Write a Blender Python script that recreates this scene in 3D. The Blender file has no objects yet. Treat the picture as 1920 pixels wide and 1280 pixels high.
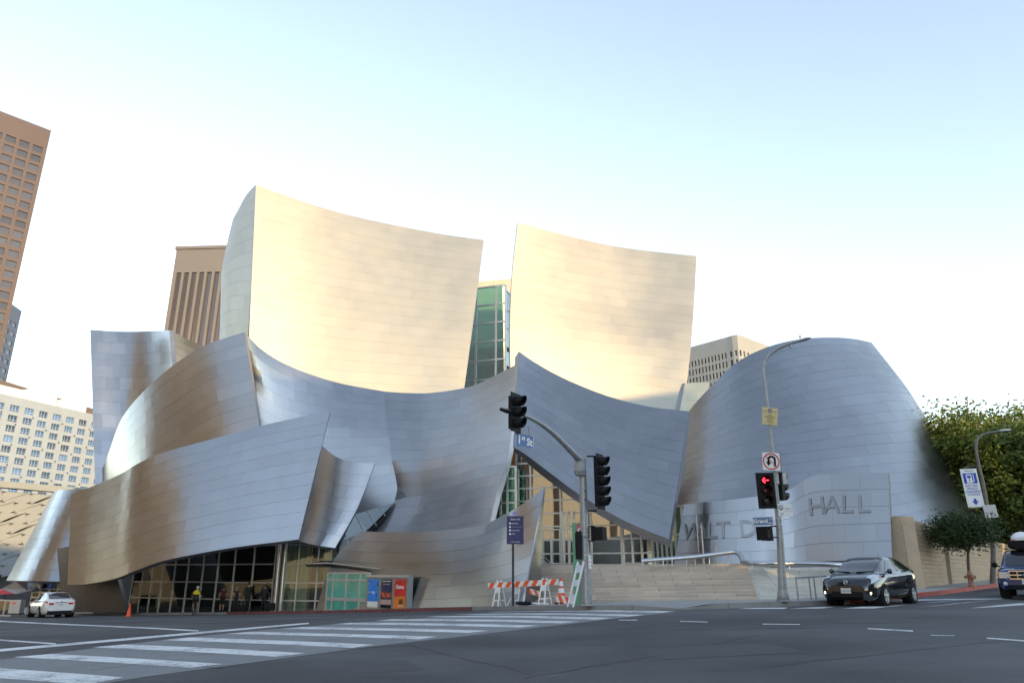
import bpy, bmesh, math, random
import numpy as np
from mathutils import Vector, Matrix
R = math.radians
random.seed(7)
SC = bpy.context.scene
COL = SC.collection

# ------------------------------------------------------------------ camera
F = 1350.0                       # focal length in pixels of the 1920 px wide picture
PITCH = math.atan(430 / F)
CZ = 1.6
cam_d = bpy.data.cameras.new('camera')
cam_d.sensor_width = 36.0
cam_d.lens = 36.0 * F / 1920
cam_d.clip_start = 0.1
cam_d.clip_end = 6000
cam = bpy.data.objects.new('camera', cam_d)
cam.location = (0, 0, CZ)
cam.rotation_euler = (math.pi / 2 + PITCH, 0, 0)
COL.objects.link(cam)
SC.camera = cam

# ------------------------------------------------------------------ sky, sun, exposure
SUN_AZ = -150.0                  # degrees from the viewing direction, negative to the right: behind the right shoulder
SUN_EL = 12.0
sdir = Vector((-math.sin(R(SUN_AZ)) * math.cos(R(SUN_EL)), math.cos(R(SUN_AZ)) * math.cos(R(SUN_EL)), math.sin(R(SUN_EL))))
wd = bpy.data.worlds.new('World')
SC.world = wd
wd.use_nodes = True
nt = wd.node_tree
bg = nt.nodes['Background']
sky = nt.nodes.new('ShaderNodeTexSky')
sky.sky_type = 'NISHITA'
sky.sun_disc = False
sky.sun_elevation = R(SUN_EL)
sky.sun_rotation = math.atan2(sdir.x, sdir.y)
sky.altitude = 100
sky.air_density = 1.0
sky.dust_density = 0.15
sky.ozone_density = 0.6
bg.inputs['Strength'].default_value = 0.15
hs = nt.nodes.new('ShaderNodeHueSaturation')
hs.inputs['Saturation'].default_value = 0.74       # hazy city air
nt.links.new(sky.outputs[0], hs.inputs['Color'])
nt.links.new(hs.outputs[0], bg.inputs['Color'])
sun_d = bpy.data.lights.new('sun', 'SUN')
sun_d.energy = 2.0
sun_d.angle = R(0.5)
sun_d.color = (1.0, 0.66, 0.27)
sun = bpy.data.objects.new('sun', sun_d)
sun.rotation_euler = sdir.to_track_quat('Z', 'Y').to_euler()
sun.location = (-40, -40, 60)
COL.objects.link(sun)
SC.view_settings.view_transform = 'Standard'
SC.view_settings.look = 'None'
SC.view_settings.gamma = 1.0
SC.view_settings.use_curve_mapping = False
SC.view_settings.exposure = 1.8
SC.cycles.max_bounces = 6
SC.cycles.glossy_bounces = 4
SC.cycles.transparent_max_bounces = 12
SC.cycles.caustics_reflective = False
SC.cycles.caustics_refractive = False
SC.cycles.sample_clamp_indirect = 6.0

# ------------------------------------------------------------------ pixel -> place
def ray(px, py):
    xc = (px - 960) / F
    yc = (640 - py) / F
    return Vector((xc, math.cos(PITCH) - yc * math.sin(PITCH), math.sin(PITCH) + yc * math.cos(PITCH)))
def P(px, py, D):                # point on that line of sight at depth D (metres north of the viewer)
    d = ray(px, py)
    return d * (D / d.y) + Vector((0, 0, CZ))
def PZ(px, py, z):               # where that line of sight reaches height z
    d = ray(px, py)
    return d * ((z - CZ) / d.z) + Vector((0, 0, CZ))
def proj(p):
    q = p - Vector((0, 0, CZ))
    zc = q.y * math.cos(PITCH) + q.z * math.sin(PITCH)
    yc = -q.y * math.sin(PITCH) + q.z * math.cos(PITCH)
    return (960 + F * q.x / zc, 640 - F * yc / zc)

# the street falls to the left and climbs to the right: a smooth height field
_CX = [(980, 1143, 29.5), (880, 1144, 34.5), (760, 1146, 40), (600, 1149, 46), (440, 1151, 50), (240, 1152.5, 53.5), (366, 1153, 48.4), (100, 1157, 45.5), (1060, 1143, 26.6), (1130, 1143.5, 24.6),
       (1230, 1143.5, 23.6), (1330, 1141, 23.2), (1440, 1138, 23.3), (1560, 1134.5, 25.6), (1640, 1137, 23.6), (1895, 1122, 28.2), (1740, 1119, 29.5), (1870, 1101, 36), (1990, 1086, 44)]
_CP = np.array([(0, 0, 0), (0, 12, 0), (-9, 14, -.02), (-15, 8, -.1), (12, 10, .25), (40, 52, 1.7), (-30, 25, -.5), (-45, 65, -2.0), (-10, 75, -2.2), (20, 62, 1.0),
                (40, 10, .8), (-40, 0, -.6), (0, -30, 0), (-60, -30, -.9), (60, -30, 1.2), (60, 80, 2.6), (-70, 90, -2.8)] + [tuple(P(*q)) for q in _CX], float)
def _tps():
    n = len(_CP)
    d = np.linalg.norm(_CP[:, None, :2] - _CP[None, :, :2], axis=2)
    K = np.where(d > 0, d * d * np.log(d + 1e-9), 0) + np.eye(n) * 4.0
    Pm = np.c_[np.ones(n), _CP[:, :2]]
    A = np.block([[K, Pm], [Pm.T, np.zeros((3, 3))]])
    return np.linalg.solve(A, np.r_[_CP[:, 2], 0, 0, 0])
_W = _tps()
def gh(x, y):
    x = min(max(x, -70.), 62.)
    y = min(max(y, -32.), 92.)
    d2 = (_CP[:, 0] - x) ** 2 + (_CP[:, 1] - y) ** 2
    k = 0.5 * d2 * np.log(d2 + 1e-9)
    n = len(_CP)
    return float(k @ _W[:n] + _W[n] + _W[n + 1] * x + _W[n + 2] * y)
def W(px, D, up=0.15):           # a spot on the ground under a picture column at depth D
    x = P(px, 1135, D).x
    return Vector((x, D, gh(x, D) + up))
def G(px, py, up=0.0):           # where that line of sight meets the street (or a surface `up` above it)
    d = ray(px, py)
    lo, hi = 3.0, 140.0
    f = lambda t: CZ + d.z / d.y * t - gh(d.x / d.y * t, t) - up
    t = lo
    prev = f(lo)
    while t < hi:
        t2 = t + 0.5
        c = f(t2)
        if c <= 0:
            a, b = t, t2
            for _ in range(30):
                m = (a + b) / 2
                if f(m) > 0: a = m
                else: b = m
            return P(px, py, b)
        t, prev = t2, c
    return P(px, py, hi)

# ------------------------------------------------------------------ materials
def _noise(nt, scale, detail=4, coord='Object', rough=.55, stretch=None):
    tc = nt.nodes.new('ShaderNodeTexCoord')
    n = nt.nodes.new('ShaderNodeTexNoise')
    n.inputs['Scale'].default_value = scale
    n.inputs['Detail'].default_value = detail
    n.inputs['Roughness'].default_value = rough
    if stretch:
        mp = nt.nodes.new('ShaderNodeMapping')
        mp.inputs['Scale'].default_value = stretch
        nt.links.new(tc.outputs[coord], mp.inputs[0])
        nt.links.new(mp.outputs[0], n.inputs['Vector'])
    else:
        nt.links.new(tc.outputs[coord], n.inputs['Vector'])
    return n
def mat(name, col, rough=.6, metal=0., var=.12, scale=3., bump=0., bscale=40., spec=.5, piece=0., rvar=0., stretch=None, attr=None, coat=0., emit=None, estr=0.):
    m = bpy.data.materials.new(name)
    m.use_nodes = True
    nt = m.node_tree
    b = nt.nodes['Principled BSDF']
    b.inputs['Roughness'].default_value = rough
    b.inputs['Metallic'].default_value = metal
    b.inputs['Specular IOR Level'].default_value = spec
    b.inputs['Coat Weight'].default_value = coat
    c = tuple(col) + (1,)
    out = None
    n = None
    if var or rvar:
        n = _noise(nt, scale, stretch=stretch)
    if var:
        mr = nt.nodes.new('ShaderNodeMapRange')
        mr.inputs[1].default_value = .25; mr.inputs[2].default_value = .75
        mr.inputs[3].default_value = 1 - var; mr.inputs[4].default_value = 1 + var
        nt.links.new(n.outputs[0], mr.inputs[0])
        out = mr.outputs[0]
    if piece:
        oi = nt.nodes.new('ShaderNodeObjectInfo')
        mr2 = nt.nodes.new('ShaderNodeMapRange')
        mr2.inputs[3].default_value = 1 - piece; mr2.inputs[4].default_value = 1 + piece
        nt.links.new(oi.outputs['Random'], mr2.inputs[0])
        if out is None: out = mr2.outputs[0]
        else:
            mu = nt.nodes.new('ShaderNodeMath'); mu.operation = 'MULTIPLY'
            nt.links.new(out, mu.inputs[0]); nt.links.new(mr2.outputs[0], mu.inputs[1]); out = mu.outputs[0]
    if attr:
        at = nt.nodes.new('ShaderNodeAttribute'); at.attribute_name = attr
        if out is None: out = at.outputs['Fac']
        else:
            mu = nt.nodes.new('ShaderNodeMath'); mu.operation = 'MULTIPLY'
            nt.links.new(out, mu.inputs[0]); nt.links.new(at.outputs['Fac'], mu.inputs[1]); out = mu.outputs[0]
    if out is not None:
        vm = nt.nodes.new('ShaderNodeVectorMath'); vm.operation = 'SCALE'
        vm.inputs[0].default_value = col
        nt.links.new(out, vm.inputs['Scale'])
        nt.links.new(vm.outputs[0], b.inputs['Base Color'])
    else:
        b.inputs['Base Color'].default_value = c
    if rvar:
        mr3 = nt.nodes.new('ShaderNodeMapRange')
        mr3.inputs[1].default_value = .25; mr3.inputs[2].default_value = .75
        mr3.inputs[3].default_value = rough - rvar; mr3.inputs[4].default_value = rough + rvar
        nt.links.new(n.outputs[0], mr3.inputs[0])
        nt.links.new(mr3.outputs[0], b.inputs['Roughness'])
    if bump:
        n2 = _noise(nt, bscale, 5)
        bp = nt.nodes.new('ShaderNodeBump')
        bp.inputs['Strength'].default_value = bump
        bp.inputs['Distance'].default_value = .02
        nt.links.new(n2.outputs[0], bp.inputs['Height'])
        nt.links.new(bp.outputs[0], b.inputs['Normal'])
    if emit:
        b.inputs['Emission Color'].default_value = tuple(emit) + (1,)
        b.inputs['Emission Strength'].default_value = estr
    return m
def glass(name, tint, refl=.35, rough=.02, see=1.0, wav=.0):
    m = bpy.data.materials.new(name)
    m.use_nodes = True
    nt = m.node_tree
    for n in list(nt.nodes):
        if n.type != 'OUTPUT_MATERIAL': nt.nodes.remove(n)
    out = [n for n in nt.nodes if n.type == 'OUTPUT_MATERIAL'][0]
    tr = nt.nodes.new('ShaderNodeBsdfTransparent'); tr.inputs[0].default_value = tuple(t * see for t in tint) + (1,)
    gl = nt.nodes.new('ShaderNodeBsdfGlossy'); gl.inputs['Roughness'].default_value = rough
    gl.inputs['Color'].default_value = (.86, .92, .9, 1)
    lw = nt.nodes.new('ShaderNodeFresnel'); lw.inputs['IOR'].default_value = 1.5
    ad = nt.nodes.new('ShaderNodeMath'); ad.operation = 'ADD'; ad.use_clamp = True
    ad.inputs[1].default_value = refl
    nt.links.new(lw.outputs[0], ad.inputs[0])
    mx = nt.nodes.new('ShaderNodeMixShader')
    nt.links.new(ad.outputs[0], mx.inputs[0]); nt.links.new(tr.outputs[0], mx.inputs[1]); nt.links.new(gl.outputs[0], mx.inputs[2])
    nt.links.new(mx.outputs[0], out.inputs[0])
    if wav:
        n2 = _noise(nt, .35, 1)
        bp = nt.nodes.new('ShaderNodeBump'); bp.inputs['Strength'].default_value = wav; bp.inputs['Distance'].default_value = .3
        nt.links.new(n2.outputs[0], bp.inputs['Height']); nt.links.new(bp.outputs[0], gl.inputs['Normal'])
    return m

# ------------------------------------------------------------------ mesh helpers
ORG = {}                         # name of a root -> its world location (parts are given in world coordinates)
class MB:
    def __init__(s):
        s.v = []; s.f = []; s.m = []; s.s = []
    def add(s, vs, fs, mi=0, smooth=False):
        o = len(s.v)
        s.v += [tuple(v) for v in vs]
        for f in fs:
            s.f.append(tuple(i + o for i in f)); s.m.append(mi); s.s.append(smooth)
        return s
    def box(s, c, d, rot=None, mi=0):
        c = Vector(c)
        vs = []
        for z in (-.5, .5):
            for y in (-.5, .5):
                for x in (-.5, .5):
                    q = Vector((x * d[0], y * d[1], z * d[2]))
                    vs.append(c + (rot @ q if rot else q))
        return s.add(vs, [(0, 2, 3, 1), (4, 5, 7, 6), (0, 1, 5, 4), (1, 3, 7, 5), (3, 2, 6, 7), (2, 0, 4, 6)], mi)
    def bar(s, a, b, w, h=None, mi=0, up=(0, 0, 1)):          # square bar between two points
        a = Vector(a); b = Vector(b); d = b - a
        z = Vector(up)
        x = d.normalized()
        y = z.cross(x)
        if y.length < 1e-4: y = Vector((1, 0, 0)).cross(x)
        if y.length < 1e-4: y = Vector((0, 1, 0))
        y.normalize(); z = x.cross(y)
        return s.box((a + b) / 2, (d.length, w, h or w), Matrix((x, y, z)).transposed(), mi)
    def tube(s, pts, r, n=8, mi=0, cap=True, smooth=True):
        pts = [Vector(p) for p in pts]
        k = len(pts)
        rs = r if isinstance(r, (list, tuple)) else [r] * k
        up = None
        vs = []
        for i, p in enumerate(pts):
            t = (pts[min(i + 1, k - 1)] - pts[max(i - 1, 0)]).normalized()
            if up is None:
                up = Vector((0, 0, 1)) if abs(t.z) < .9 else Vector((0, 1, 0))
            x = t.cross(up)
            if x.length < 1e-4: x = t.cross(Vector((1, 0, 0)))
            x.normalize(); y = x.cross(t).normalized(); up = y
            for j in range(n):
                a = 2 * math.pi * j / n
                vs.append(p + (x * math.cos(a) + y * math.sin(a)) * rs[i])
        fs = [(i * n + j, i * n + (j + 1) % n, (i + 1) * n + (j + 1) % n, (i + 1) * n + j) for i in range(k - 1) for j in range(n)]
        s.add(vs, fs, mi, smooth)
        if cap:
            s.add(vs[:n], [tuple(range(n))][::1], mi); s.add(vs[-n:], [tuple(range(n))[::-1]], mi)
        return s
    def lathe(s, prof, c=(0, 0, 0), axis='z', n=16, mi=0, smooth=True):      # prof: (radius, along)
        c = Vector(c); vs = []
        for r, h in prof:
            for j in range(n):
                a = 2 * math.pi * j / n
                q = {'z': Vector((r * math.cos(a), r * math.sin(a), h)), 'y': Vector((r * math.cos(a), h, r * math.sin(a))), 'x': Vector((h, r * math.cos(a), r * math.sin(a)))}[axis]
                vs.append(c + q)
        k = len(prof)
        fs = [(i * n + j, i * n + (j + 1) % n, (i + 1) * n + (j + 1) % n, (i + 1) * n + j) for i in range(k - 1) for j in range(n)]
        return s.add(vs, fs, mi, smooth)
    def prism(s, poly, off, mi=0):                              # planar polygon (3d points) pushed along off
        poly = [Vector(p) for p in poly]; off = Vector(off); n = len(poly)
        vs = poly + [p + off for p in poly]
        fs = [tuple(range(n))[::-1], tuple(range(n, 2 * n))] + [(i, (i + 1) % n, n + (i + 1) % n, n + i) for i in range(n)]
        return s.add(vs, fs, mi)
    def grid(s, rows, mi=0, smooth=True, closed=False):
        h = len(rows); w = len(rows[0])
        vs = [p for r in rows for p in r]
        fs = [(i * w + j, i * w + (j + 1) % w, (i + 1) * w + (j + 1) % w, (i + 1) * w + j) for i in range(h - 1) for j in range(w if closed else w - 1)]
        return s.add(vs, fs, mi, smooth)
    def mesh(s, name, mats, fix=True):
        me = bpy.data.meshes.new(name)
        me.from_pydata(s.v, [], s.f)
        for m in (mats if isinstance(mats, (list, tuple)) else [mats]): me.materials.append(m)
        me.polygons.foreach_set('material_index', s.m)
        me.polygons.foreach_set('use_smooth', s.s)
        if fix:
            bm = bmesh.new(); bm.from_mesh(me)
            bmesh.ops.recalc_face_normals(bm, faces=bm.faces)
            bm.to_mesh(me); bm.free()
        me.update()
        return me
    def build(s, name, mats, parent=None, world=True, fix=True):
        if parent is not None and world:
            o = org(parent)
            if o.length:
                s.v = [(v[0] - o.x, v[1] - o.y, v[2] - o.z) for v in s.v]
        return obj(name, s.mesh(name, mats, fix), parent)
def org(o):
    while o.parent: o = o.parent
    return ORG.get(o.name, Vector((0, 0, 0)))
def obj(name, me, parent=None):
    o = bpy.data.objects.new(name, me)
    COL.objects.link(o)
    if parent is not None: o.parent = parent
    return o
def thing(name, label, cat, loc=(0, 0, 0), rz=0, group=None):
    o = bpy.data.objects.new(name, None)
    COL.objects.link(o)
    o.empty_display_size = .3
    o.location = loc; o.rotation_euler = (0, 0, rz)
    ORG[o.name] = Vector(loc)
    o['label'] = label; o['category'] = cat
    if group: o['group'] = group
    return o
def tag(o, label, cat, group=None):
    o['label'] = label; o['category'] = cat
    if group: o['group'] = group
    return o
def struct(o):
    o['kind'] = 'structure'; return o
def copy_tree(o, parent=None):
    c = o.copy(); COL.objects.link(c); c.parent = parent
    if parent is None: ORG[c.name] = Vector(o.location)
    for ch in [q for q in o.children]: copy_tree(ch, c)
    return c
def piece(name, me, parent, loc=(0, 0, 0), rot=None):     # a small repeated part that shares its mesh
    o = obj(name, me, parent)
    o.location = Vector(loc) - org(parent) if parent is not None else loc
    if rot: o.rotation_euler = rot
    return o
def text_mesh(txt, size, depth=.004, align='CENTER', bold=0.0, sx=1.0):
    cu = bpy.data.curves.new('lettering', 'FONT')
    cu.body = txt; cu.size = size; cu.extrude = depth; cu.align_x = align; cu.align_y = 'CENTER'; cu.offset = bold; cu.resolution_u = 2
    o = bpy.data.objects.new('lettering', cu); COL.objects.link(o)
    me = bpy.data.meshes.new_from_object(o.evaluated_get(bpy.context.evaluated_depsgraph_get()))
    bpy.data.objects.remove(o); bpy.data.curves.remove(cu)
    if sx != 1: me.transform(Matrix.Diagonal((sx, 1, 1, 1)))
    return me
def frame(c, right, up):                                     # matrix whose x is right and y is up, z faces out
    x = Vector(right).normalized(); y = Vector(up); y = (y - x * y.dot(x)).normalized(); z = x.cross(y)
    return Matrix(((x.x, y.x, z.x, c[0]), (x.y, y.y, z.y, c[1]), (x.z, y.z, z.z, c[2]), (0, 0, 0, 1)))
def lettering(txt, size, c, right, up, m, parent, depth=.003, align='CENTER', bold=0.0, sx=1.0, name='lettering'):
    me = text_mesh(txt, size, depth, align, bold, sx)
    me.materials.clear(); me.materials.append(m)
    me.transform(frame(Vector(c) - org(parent), right, up))
    return obj(name, me, parent)
def spline(pts, n):
    """Catmull-Rom through pts by chord length, n+1 samples"""
    pts = [Vector(p) for p in pts]
    if len(pts) == 2:
        return [pts[0].lerp(pts[1], i / n) for i in range(n + 1)]
    t = [0.]
    for a, b in zip(pts, pts[1:]): t.append(t[-1] + max((b - a).length, 1e-6))
    return [_cr(pts, t, t[-1] * i / n) for i in range(n + 1)]
def _cr(pts, t, x):
    k = len(pts)
    i = 0
    while i < k - 2 and t[i + 1] < x: i += 1
    h = t[i + 1] - t[i]; s = (x - t[i]) / h
    def tan(j):
        if j == 0: return (pts[1] - pts[0]) / (t[1] - t[0])
        if j == k - 1: return (pts[-1] - pts[-2]) / (t[-1] - t[-2])
        return (pts[j + 1] - pts[j - 1]) / (t[j + 1] - t[j - 1])
    m0 = tan(i) * h; m1 = tan(i + 1) * h
    s2 = s * s; s3 = s2 * s
    return pts[i] * (2 * s3 - 3 * s2 + 1) + m0 * (s3 - 2 * s2 + s) + pts[i + 1] * (-2 * s3 + 3 * s2) + m1 * (s3 - s2)

# ------------------------------------------------------------------ shared materials
M = dict(
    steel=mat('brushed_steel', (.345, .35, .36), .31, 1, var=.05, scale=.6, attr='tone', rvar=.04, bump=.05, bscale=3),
    sail=mat('warm_lit_sail_steel', (.36, .345, .305), .50, 1, var=.04, scale=.5, attr='tone', rvar=.04),  # same steel, with the gold of the sunlight tinted into its base colour
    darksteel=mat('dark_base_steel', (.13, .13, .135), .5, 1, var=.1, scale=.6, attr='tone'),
    sailjoint=mat('sail_joint_steel', (.28, .27, .25), .5, 1, var=.1),
    joint=mat('joint_steel', (.19, .19, .195), .5, 1, var=.1),
    edge=mat('edge_steel', (.42, .42, .44), .4, 1, var=.1),
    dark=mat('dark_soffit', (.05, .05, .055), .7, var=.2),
    asphalt=mat('asphalt', (.062, .064, .068), .82, var=.0, bump=.35, bscale=60, spec=.35),
    concrete=mat('concrete', (.24, .24, .235), .85, var=.14, scale=1.2, bump=.2, bscale=50),
    walk=mat('sidewalk_concrete', (.30, .295, .28), .85, var=.12, scale=.8, bump=.15, bscale=40, piece=.05),
    xwalk=mat('crosswalk_concrete', (.21, .212, .215), .85, var=.12, scale=1.5, bump=.2, bscale=50, piece=.06),
    paint=mat('road_paint', (.74, .75, .74), .6, var=.1, scale=5, bump=.2, bscale=80),
    redkerb=mat('red_kerb_paint', (.42, .06, .045), .6, var=.3, scale=4),
    maroon=mat('faded_red_kerb', (.17, .055, .055), .7, var=.35, scale=3),
    stone=mat('limestone', (.54, .465, .39), .75, var=.09, scale=1.6, piece=.12, bump=.1, bscale=25),
    stonewarm=mat('warm_stone', (.52, .40, .28), .75, var=.08, scale=1.6, piece=.06, bump=.1, bscale=25),
    grey=mat('grey_metal', (.32, .33, .34), .45, .6, var=.08),
    galv=mat('galvanised_pole', (.30, .31, .32), .5, .5, var=.18, scale=6),
    alu=mat('aluminium_frame', (.62, .63, .64), .4, .7, var=.05),
    white=mat('white_paint', (.78, .78, .77), .5, var=.05),
    black=mat('black_plastic', (.008, .008, .009), .6, var=.1, spec=.2),
    blackm=mat('black_rubber', (.012, .012, .013), .8, var=.15, spec=.2),
    chrome=mat('chrome', (.75, .75, .76), .12, 1, var=0),
    orange=mat('orange_plastic', (.72, .09, .03), .5, var=.08),
    ostripe=mat('orange_reflective', (.85, .13, .04), .45, var=.05),
    signblue=mat('sign_blue', (.02, .10, .32), .4, var=.04),
    signpurple=mat('sign_navy', (.02, .018, .10), .35, var=.1),
    green=mat('green_pylon', (.15, .34, .20), .5, var=.06),
    wood=mat('orange_wood', (.48, .20, .07), .5, var=.2, scale=2),
    curtain=mat('pale_curtain', (.42, .43, .36), .8, var=.15),
    red=mat('red_paint', (.6, .03, .03), .4, var=.05),
    skin=mat('skin', (.45, .26, .18), .55, var=.05),
)
# asphalt: worn wheel tracks, patches and fine grain
def asphalt_nodes(m):
    nt = m.node_tree; b = nt.nodes['Principled BSDF']
    n1 = _noise(nt, .16, 5, stretch=(1, 1.6, 1)); n2 = _noise(nt, 22, 3, rough=.7); n3 = _noise(nt, 160, 2)
    cr = nt.nodes.new('ShaderNodeValToRGB')
    cr.color_ramp.elements[0].position = .36; cr.color_ramp.elements[0].color = (.050, .052, .056, 1)
    cr.color_ramp.elements[1].position = .64; cr.color_ramp.elements[1].color = (.112, .113, .116, 1)
    nt.links.new(n1.outputs[0], cr.inputs[0])
    mx = nt.nodes.new('ShaderNodeMix'); mx.data_type = 'RGBA'; mx.blend_type = 'MULTIPLY'; mx.inputs[0].default_value = .55
    c2 = nt.nodes.new('ShaderNodeValToRGB')
    c2.color_ramp.elements[0].position = .3; c2.color_ramp.elements[0].color = (.55, .55, .55, 1)
    c2.color_ramp.elements[1].position = .7; c2.color_ramp.elements[1].color = (1.35, 1.35, 1.35, 1)
    mm = nt.nodes.new('ShaderNodeMath'); mm.operation = 'ADD'
    m5 = nt.nodes.new('ShaderNodeMath'); m5.operation = 'MULTIPLY'; m5.inputs[1].default_value = .5
    nt.links.new(n2.outputs[0], mm.inputs[0]); nt.links.new(n3.outputs[0], mm.inputs[1]); nt.links.new(mm.outputs[0], m5.inputs[0])
    nt.links.new(m5.outputs[0], c2.inputs[0])
    nt.links.new(cr.outputs[0], mx.inputs[6]); nt.links.new(c2.outputs[0], mx.inputs[7])
    nt.links.new(mx.outputs[2], b.inputs['Base Color'])
asphalt_nodes(M['asphalt'])
def worn_paint(m):
    nt = m.node_tree; b = nt.nodes['Principled BSDF']
    n1 = _noise(nt, 1.1, 6, rough=.7); n2 = _noise(nt, 14, 4, rough=.75)
    ad = nt.nodes.new('ShaderNodeMath'); ad.operation = 'MULTIPLY_ADD'; ad.inputs[1].default_value = .55
    nt.links.new(n1.outputs[0], ad.inputs[0])
    ml = nt.nodes.new('ShaderNodeMath'); ml.operation = 'MULTIPLY'; ml.inputs[1].default_value = .45
    nt.links.new(n2.outputs[0], ml.inputs[0]); nt.links.new(ml.outputs[0], ad.inputs[2])
    cr = nt.nodes.new('ShaderNodeValToRGB'); e = cr.color_ramp.elements
    e[0].position = .38; e[0].color = (.17, .17, .172, 1); e[1].position = .50; e[1].color = (.66, .67, .67, 1)
    k = e.new(.62); k.color = (.74, .75, .75, 1)
    nt.links.new(ad.outputs[0], cr.inputs[0]); nt.links.new(cr.outputs[0], b.inputs['Base Color'])
worn_paint(M['paint'])
GL = dict(
    lobby=glass('lobby_glass', (.86, .92, .84), .07),
    green=glass('green_glass', (.50, .85, .74), .30),
    dark=glass('dark_glass', (.10, .13, .15), .28),
    booth=mat('booth_glass', (.09, .36, .27), .07, var=.25, scale=1.2, spec=.9),
    win=mat('window_glass', (.05, .075, .11), .08, var=0, spec=1.0, piece=.5),
    car=mat('car_glass', (.012, .014, .016), .04, var=0, spec=1.0),
    warm=glass('entrance_glass', (.30, .27, .22), .55, wav=.02),
)
# ================================================================== ground, road, sidewalk
def sheet(name, xs, ys, m, dz, parent=None):
    mb = MB(); mb.grid([[(x, y, gh(x, y) + dz) for x in xs] for y in ys], smooth=True)
    return mb.build(name, m, parent)
M['ground'] = mat('far_ground', (.12, .12, .115), .9, var=.2, scale=.05)
_gx = [-3000, -1200, -500, -200, -110, -70] + [-60 + 6 * i for i in range(21)] + [66, 110, 200, 500, 1200, 3000]
_gy = [-3000, -1200, -500, -200, -90, -40, -32] + [-26 + 6 * i for i in range(20)] + [95, 130, 220, 500, 1200, 3000]
struct(sheet('ground', _gx, _gy, M['ground'], -.35))
road = struct(sheet('road', [-68 + 1.0 * i for i in range(129)], [-30 + 1.0 * i for i in range(112)], M['asphalt'], 0))
# kerb line of the hall's corner, left to right
KPT = [W(px, D, 0) for px, D in ((-330, 63), (-160, 60), (40, 57), (240, 53.5), (440, 50), (600, 46), (760, 40), (880, 34.5), (980, 29.5), (1060, 26.6), (1130, 24.6), (1230, 23.6), (1330, 23.2), (1440, 23.7),
       (1560, 25.6), (1650, 27.6), (1740, 30.2), (1870, 36), (1990, 44))]
KR = spline(KPT, 150)
def kz(p, up): return Vector((p.x, p.y, gh(p.x, p.y) + up))
def ramp(p):                      # dropped kerb at the corner
    px = proj(p)[0]
    a = 1 - max(0, 1 - abs(px - 1270) / 110)
    return .02 + .13 * min(1, a * 1.6)
rows = []
KN = []
for i, p in enumerate(KR):
    t = (KR[min(i + 1, 150)] - KR[max(i - 1, 0)]); n = Vector((-t.y, t.x, 0)).normalized()
    KN.append(n)
for k in range(16):
    w = .16 + (k / 15) ** 1.5 * 34
    rows.append([kz(p + Vector((-.12, 1, 0)).lerp(KN[i], max(0, 1 - w / 6)).normalized() * w, (ramp(p) if w < 1 else .15 - (.15 - ramp(p)) * max(0, 1 - (w - 1) / 2))) for i, p in enumerate(KR)])
mb = MB(); mb.grid(rows)
walk = struct(mb.build('sidewalk', M['walk']))
# kerb stones, each its own piece; red painted at the left and beyond the car
for i in range(0, 150, 2):
    a, b = KR[i], KR[i + 2]
    na, nb = KN[i], KN[i + 2]
    h = (ramp(a), ramp(b))
    px = proj((a + b) / 2)[0]
    m = M['maroon'] if 430 < px < 885 else M['redkerb'] if px > 1600 else M['concrete']
    g = (b - a).normalized() * .008
    mb = MB()
    va = [kz(a + g, -.2), kz(a + g + na * .02, h[0] + .004), kz(a + g + na * .17, h[0] + .006), kz(a + g + na * .17, -.2)]
    vb = [kz(b - g, -.2), kz(b - g + nb * .02, h[1] + .004), kz(b - g + nb * .17, h[1] + .006), kz(b - g + nb * .17, -.2)]
    mb.add(va + vb, [(0, 1, 5, 4), (1, 2, 6, 5), (2, 3, 7, 6), (3, 2, 1, 0), (4, 5, 6, 7)])
    mb.build('kerb_stone', m, walk)
# pavement score lines as slabs close to the viewer are too fine to tell apart: left to the material
def flat(name, poly, m, dz, parent, sub=6):      # a painted patch given by four ground pixels (strip a-b / d-c), laid on the road
    a, b, c, d = [G(*p) if len(p) == 2 else Vector(p) for p in poly]
    rows = []
    n2 = 3
    for j in range(n2 + 1):
        e0 = a.lerp(d, j / n2); e1 = b.lerp(c, j / n2)
        rows.append([kz(e0.lerp(e1, i / sub), dz) for i in range(sub + 1)])
    return MB().grid(rows).build(name, m, parent)
# the zebra crossing: a paler concrete band with white bars
band_l = [(-420, 1290), (-160, 1254), (30, 1233), (305, 1199.5), (527, 1178), (720, 1163), (930, 1150)]
band_r = [(-60, 1330), (230, 1275), (417, 1249), (695, 1212), (915, 1187), (1080, 1168), (1270, 1147)]
bl = spline([G(*p) for p in band_l], 24); br = spline([G(*p) for p in band_r], 24)
xw = struct(MB().grid([[kz(a.lerp(b, j / 8), .005) for j in range(9)] for a, b in zip(bl, br)]).build('crosswalk', M['xwalk']))
bars = [((-170, 1256), (-10, 1250), (340, 1281), (232, 1271)),
        ((-140, 1262), (-60, 1249), (232, 1270), (165, 1284)),
        ((25, 1232), (95, 1226), (418, 1245), (356, 1252)),
        ((173, 1213.5), (235, 1208), (572, 1224.5), (520, 1231.5)),
        ((303, 1200), (355, 1195), (703, 1208.5), (660, 1214.5)),
        ((425, 1188), (470, 1184.5), (820, 1193.5), (785, 1198.5)),
        ((527, 1178.5), (567, 1175.2), (917, 1182.2), (880, 1186.5)),
        ((622, 1170), (655, 1167.3), (1010, 1172.5), (975, 1176.4)),
        ((705, 1163), (735, 1160.6), (1085, 1165), (1052, 1168.5)),
        ((795, 1156.6), (822, 1154.8), (1150, 1158.2), (1118, 1161.6)),
        ((850, 1152.2), (876, 1150.8), (1210, 1152.6), (1180, 1155.4)),
        ((912, 1147.9), (935, 1146.8), (1268, 1145.6), (1240, 1148.6))]
for q in bars[1:]:
    flat('crosswalk_bar', q, M['paint'], .010, xw, 10)
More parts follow.
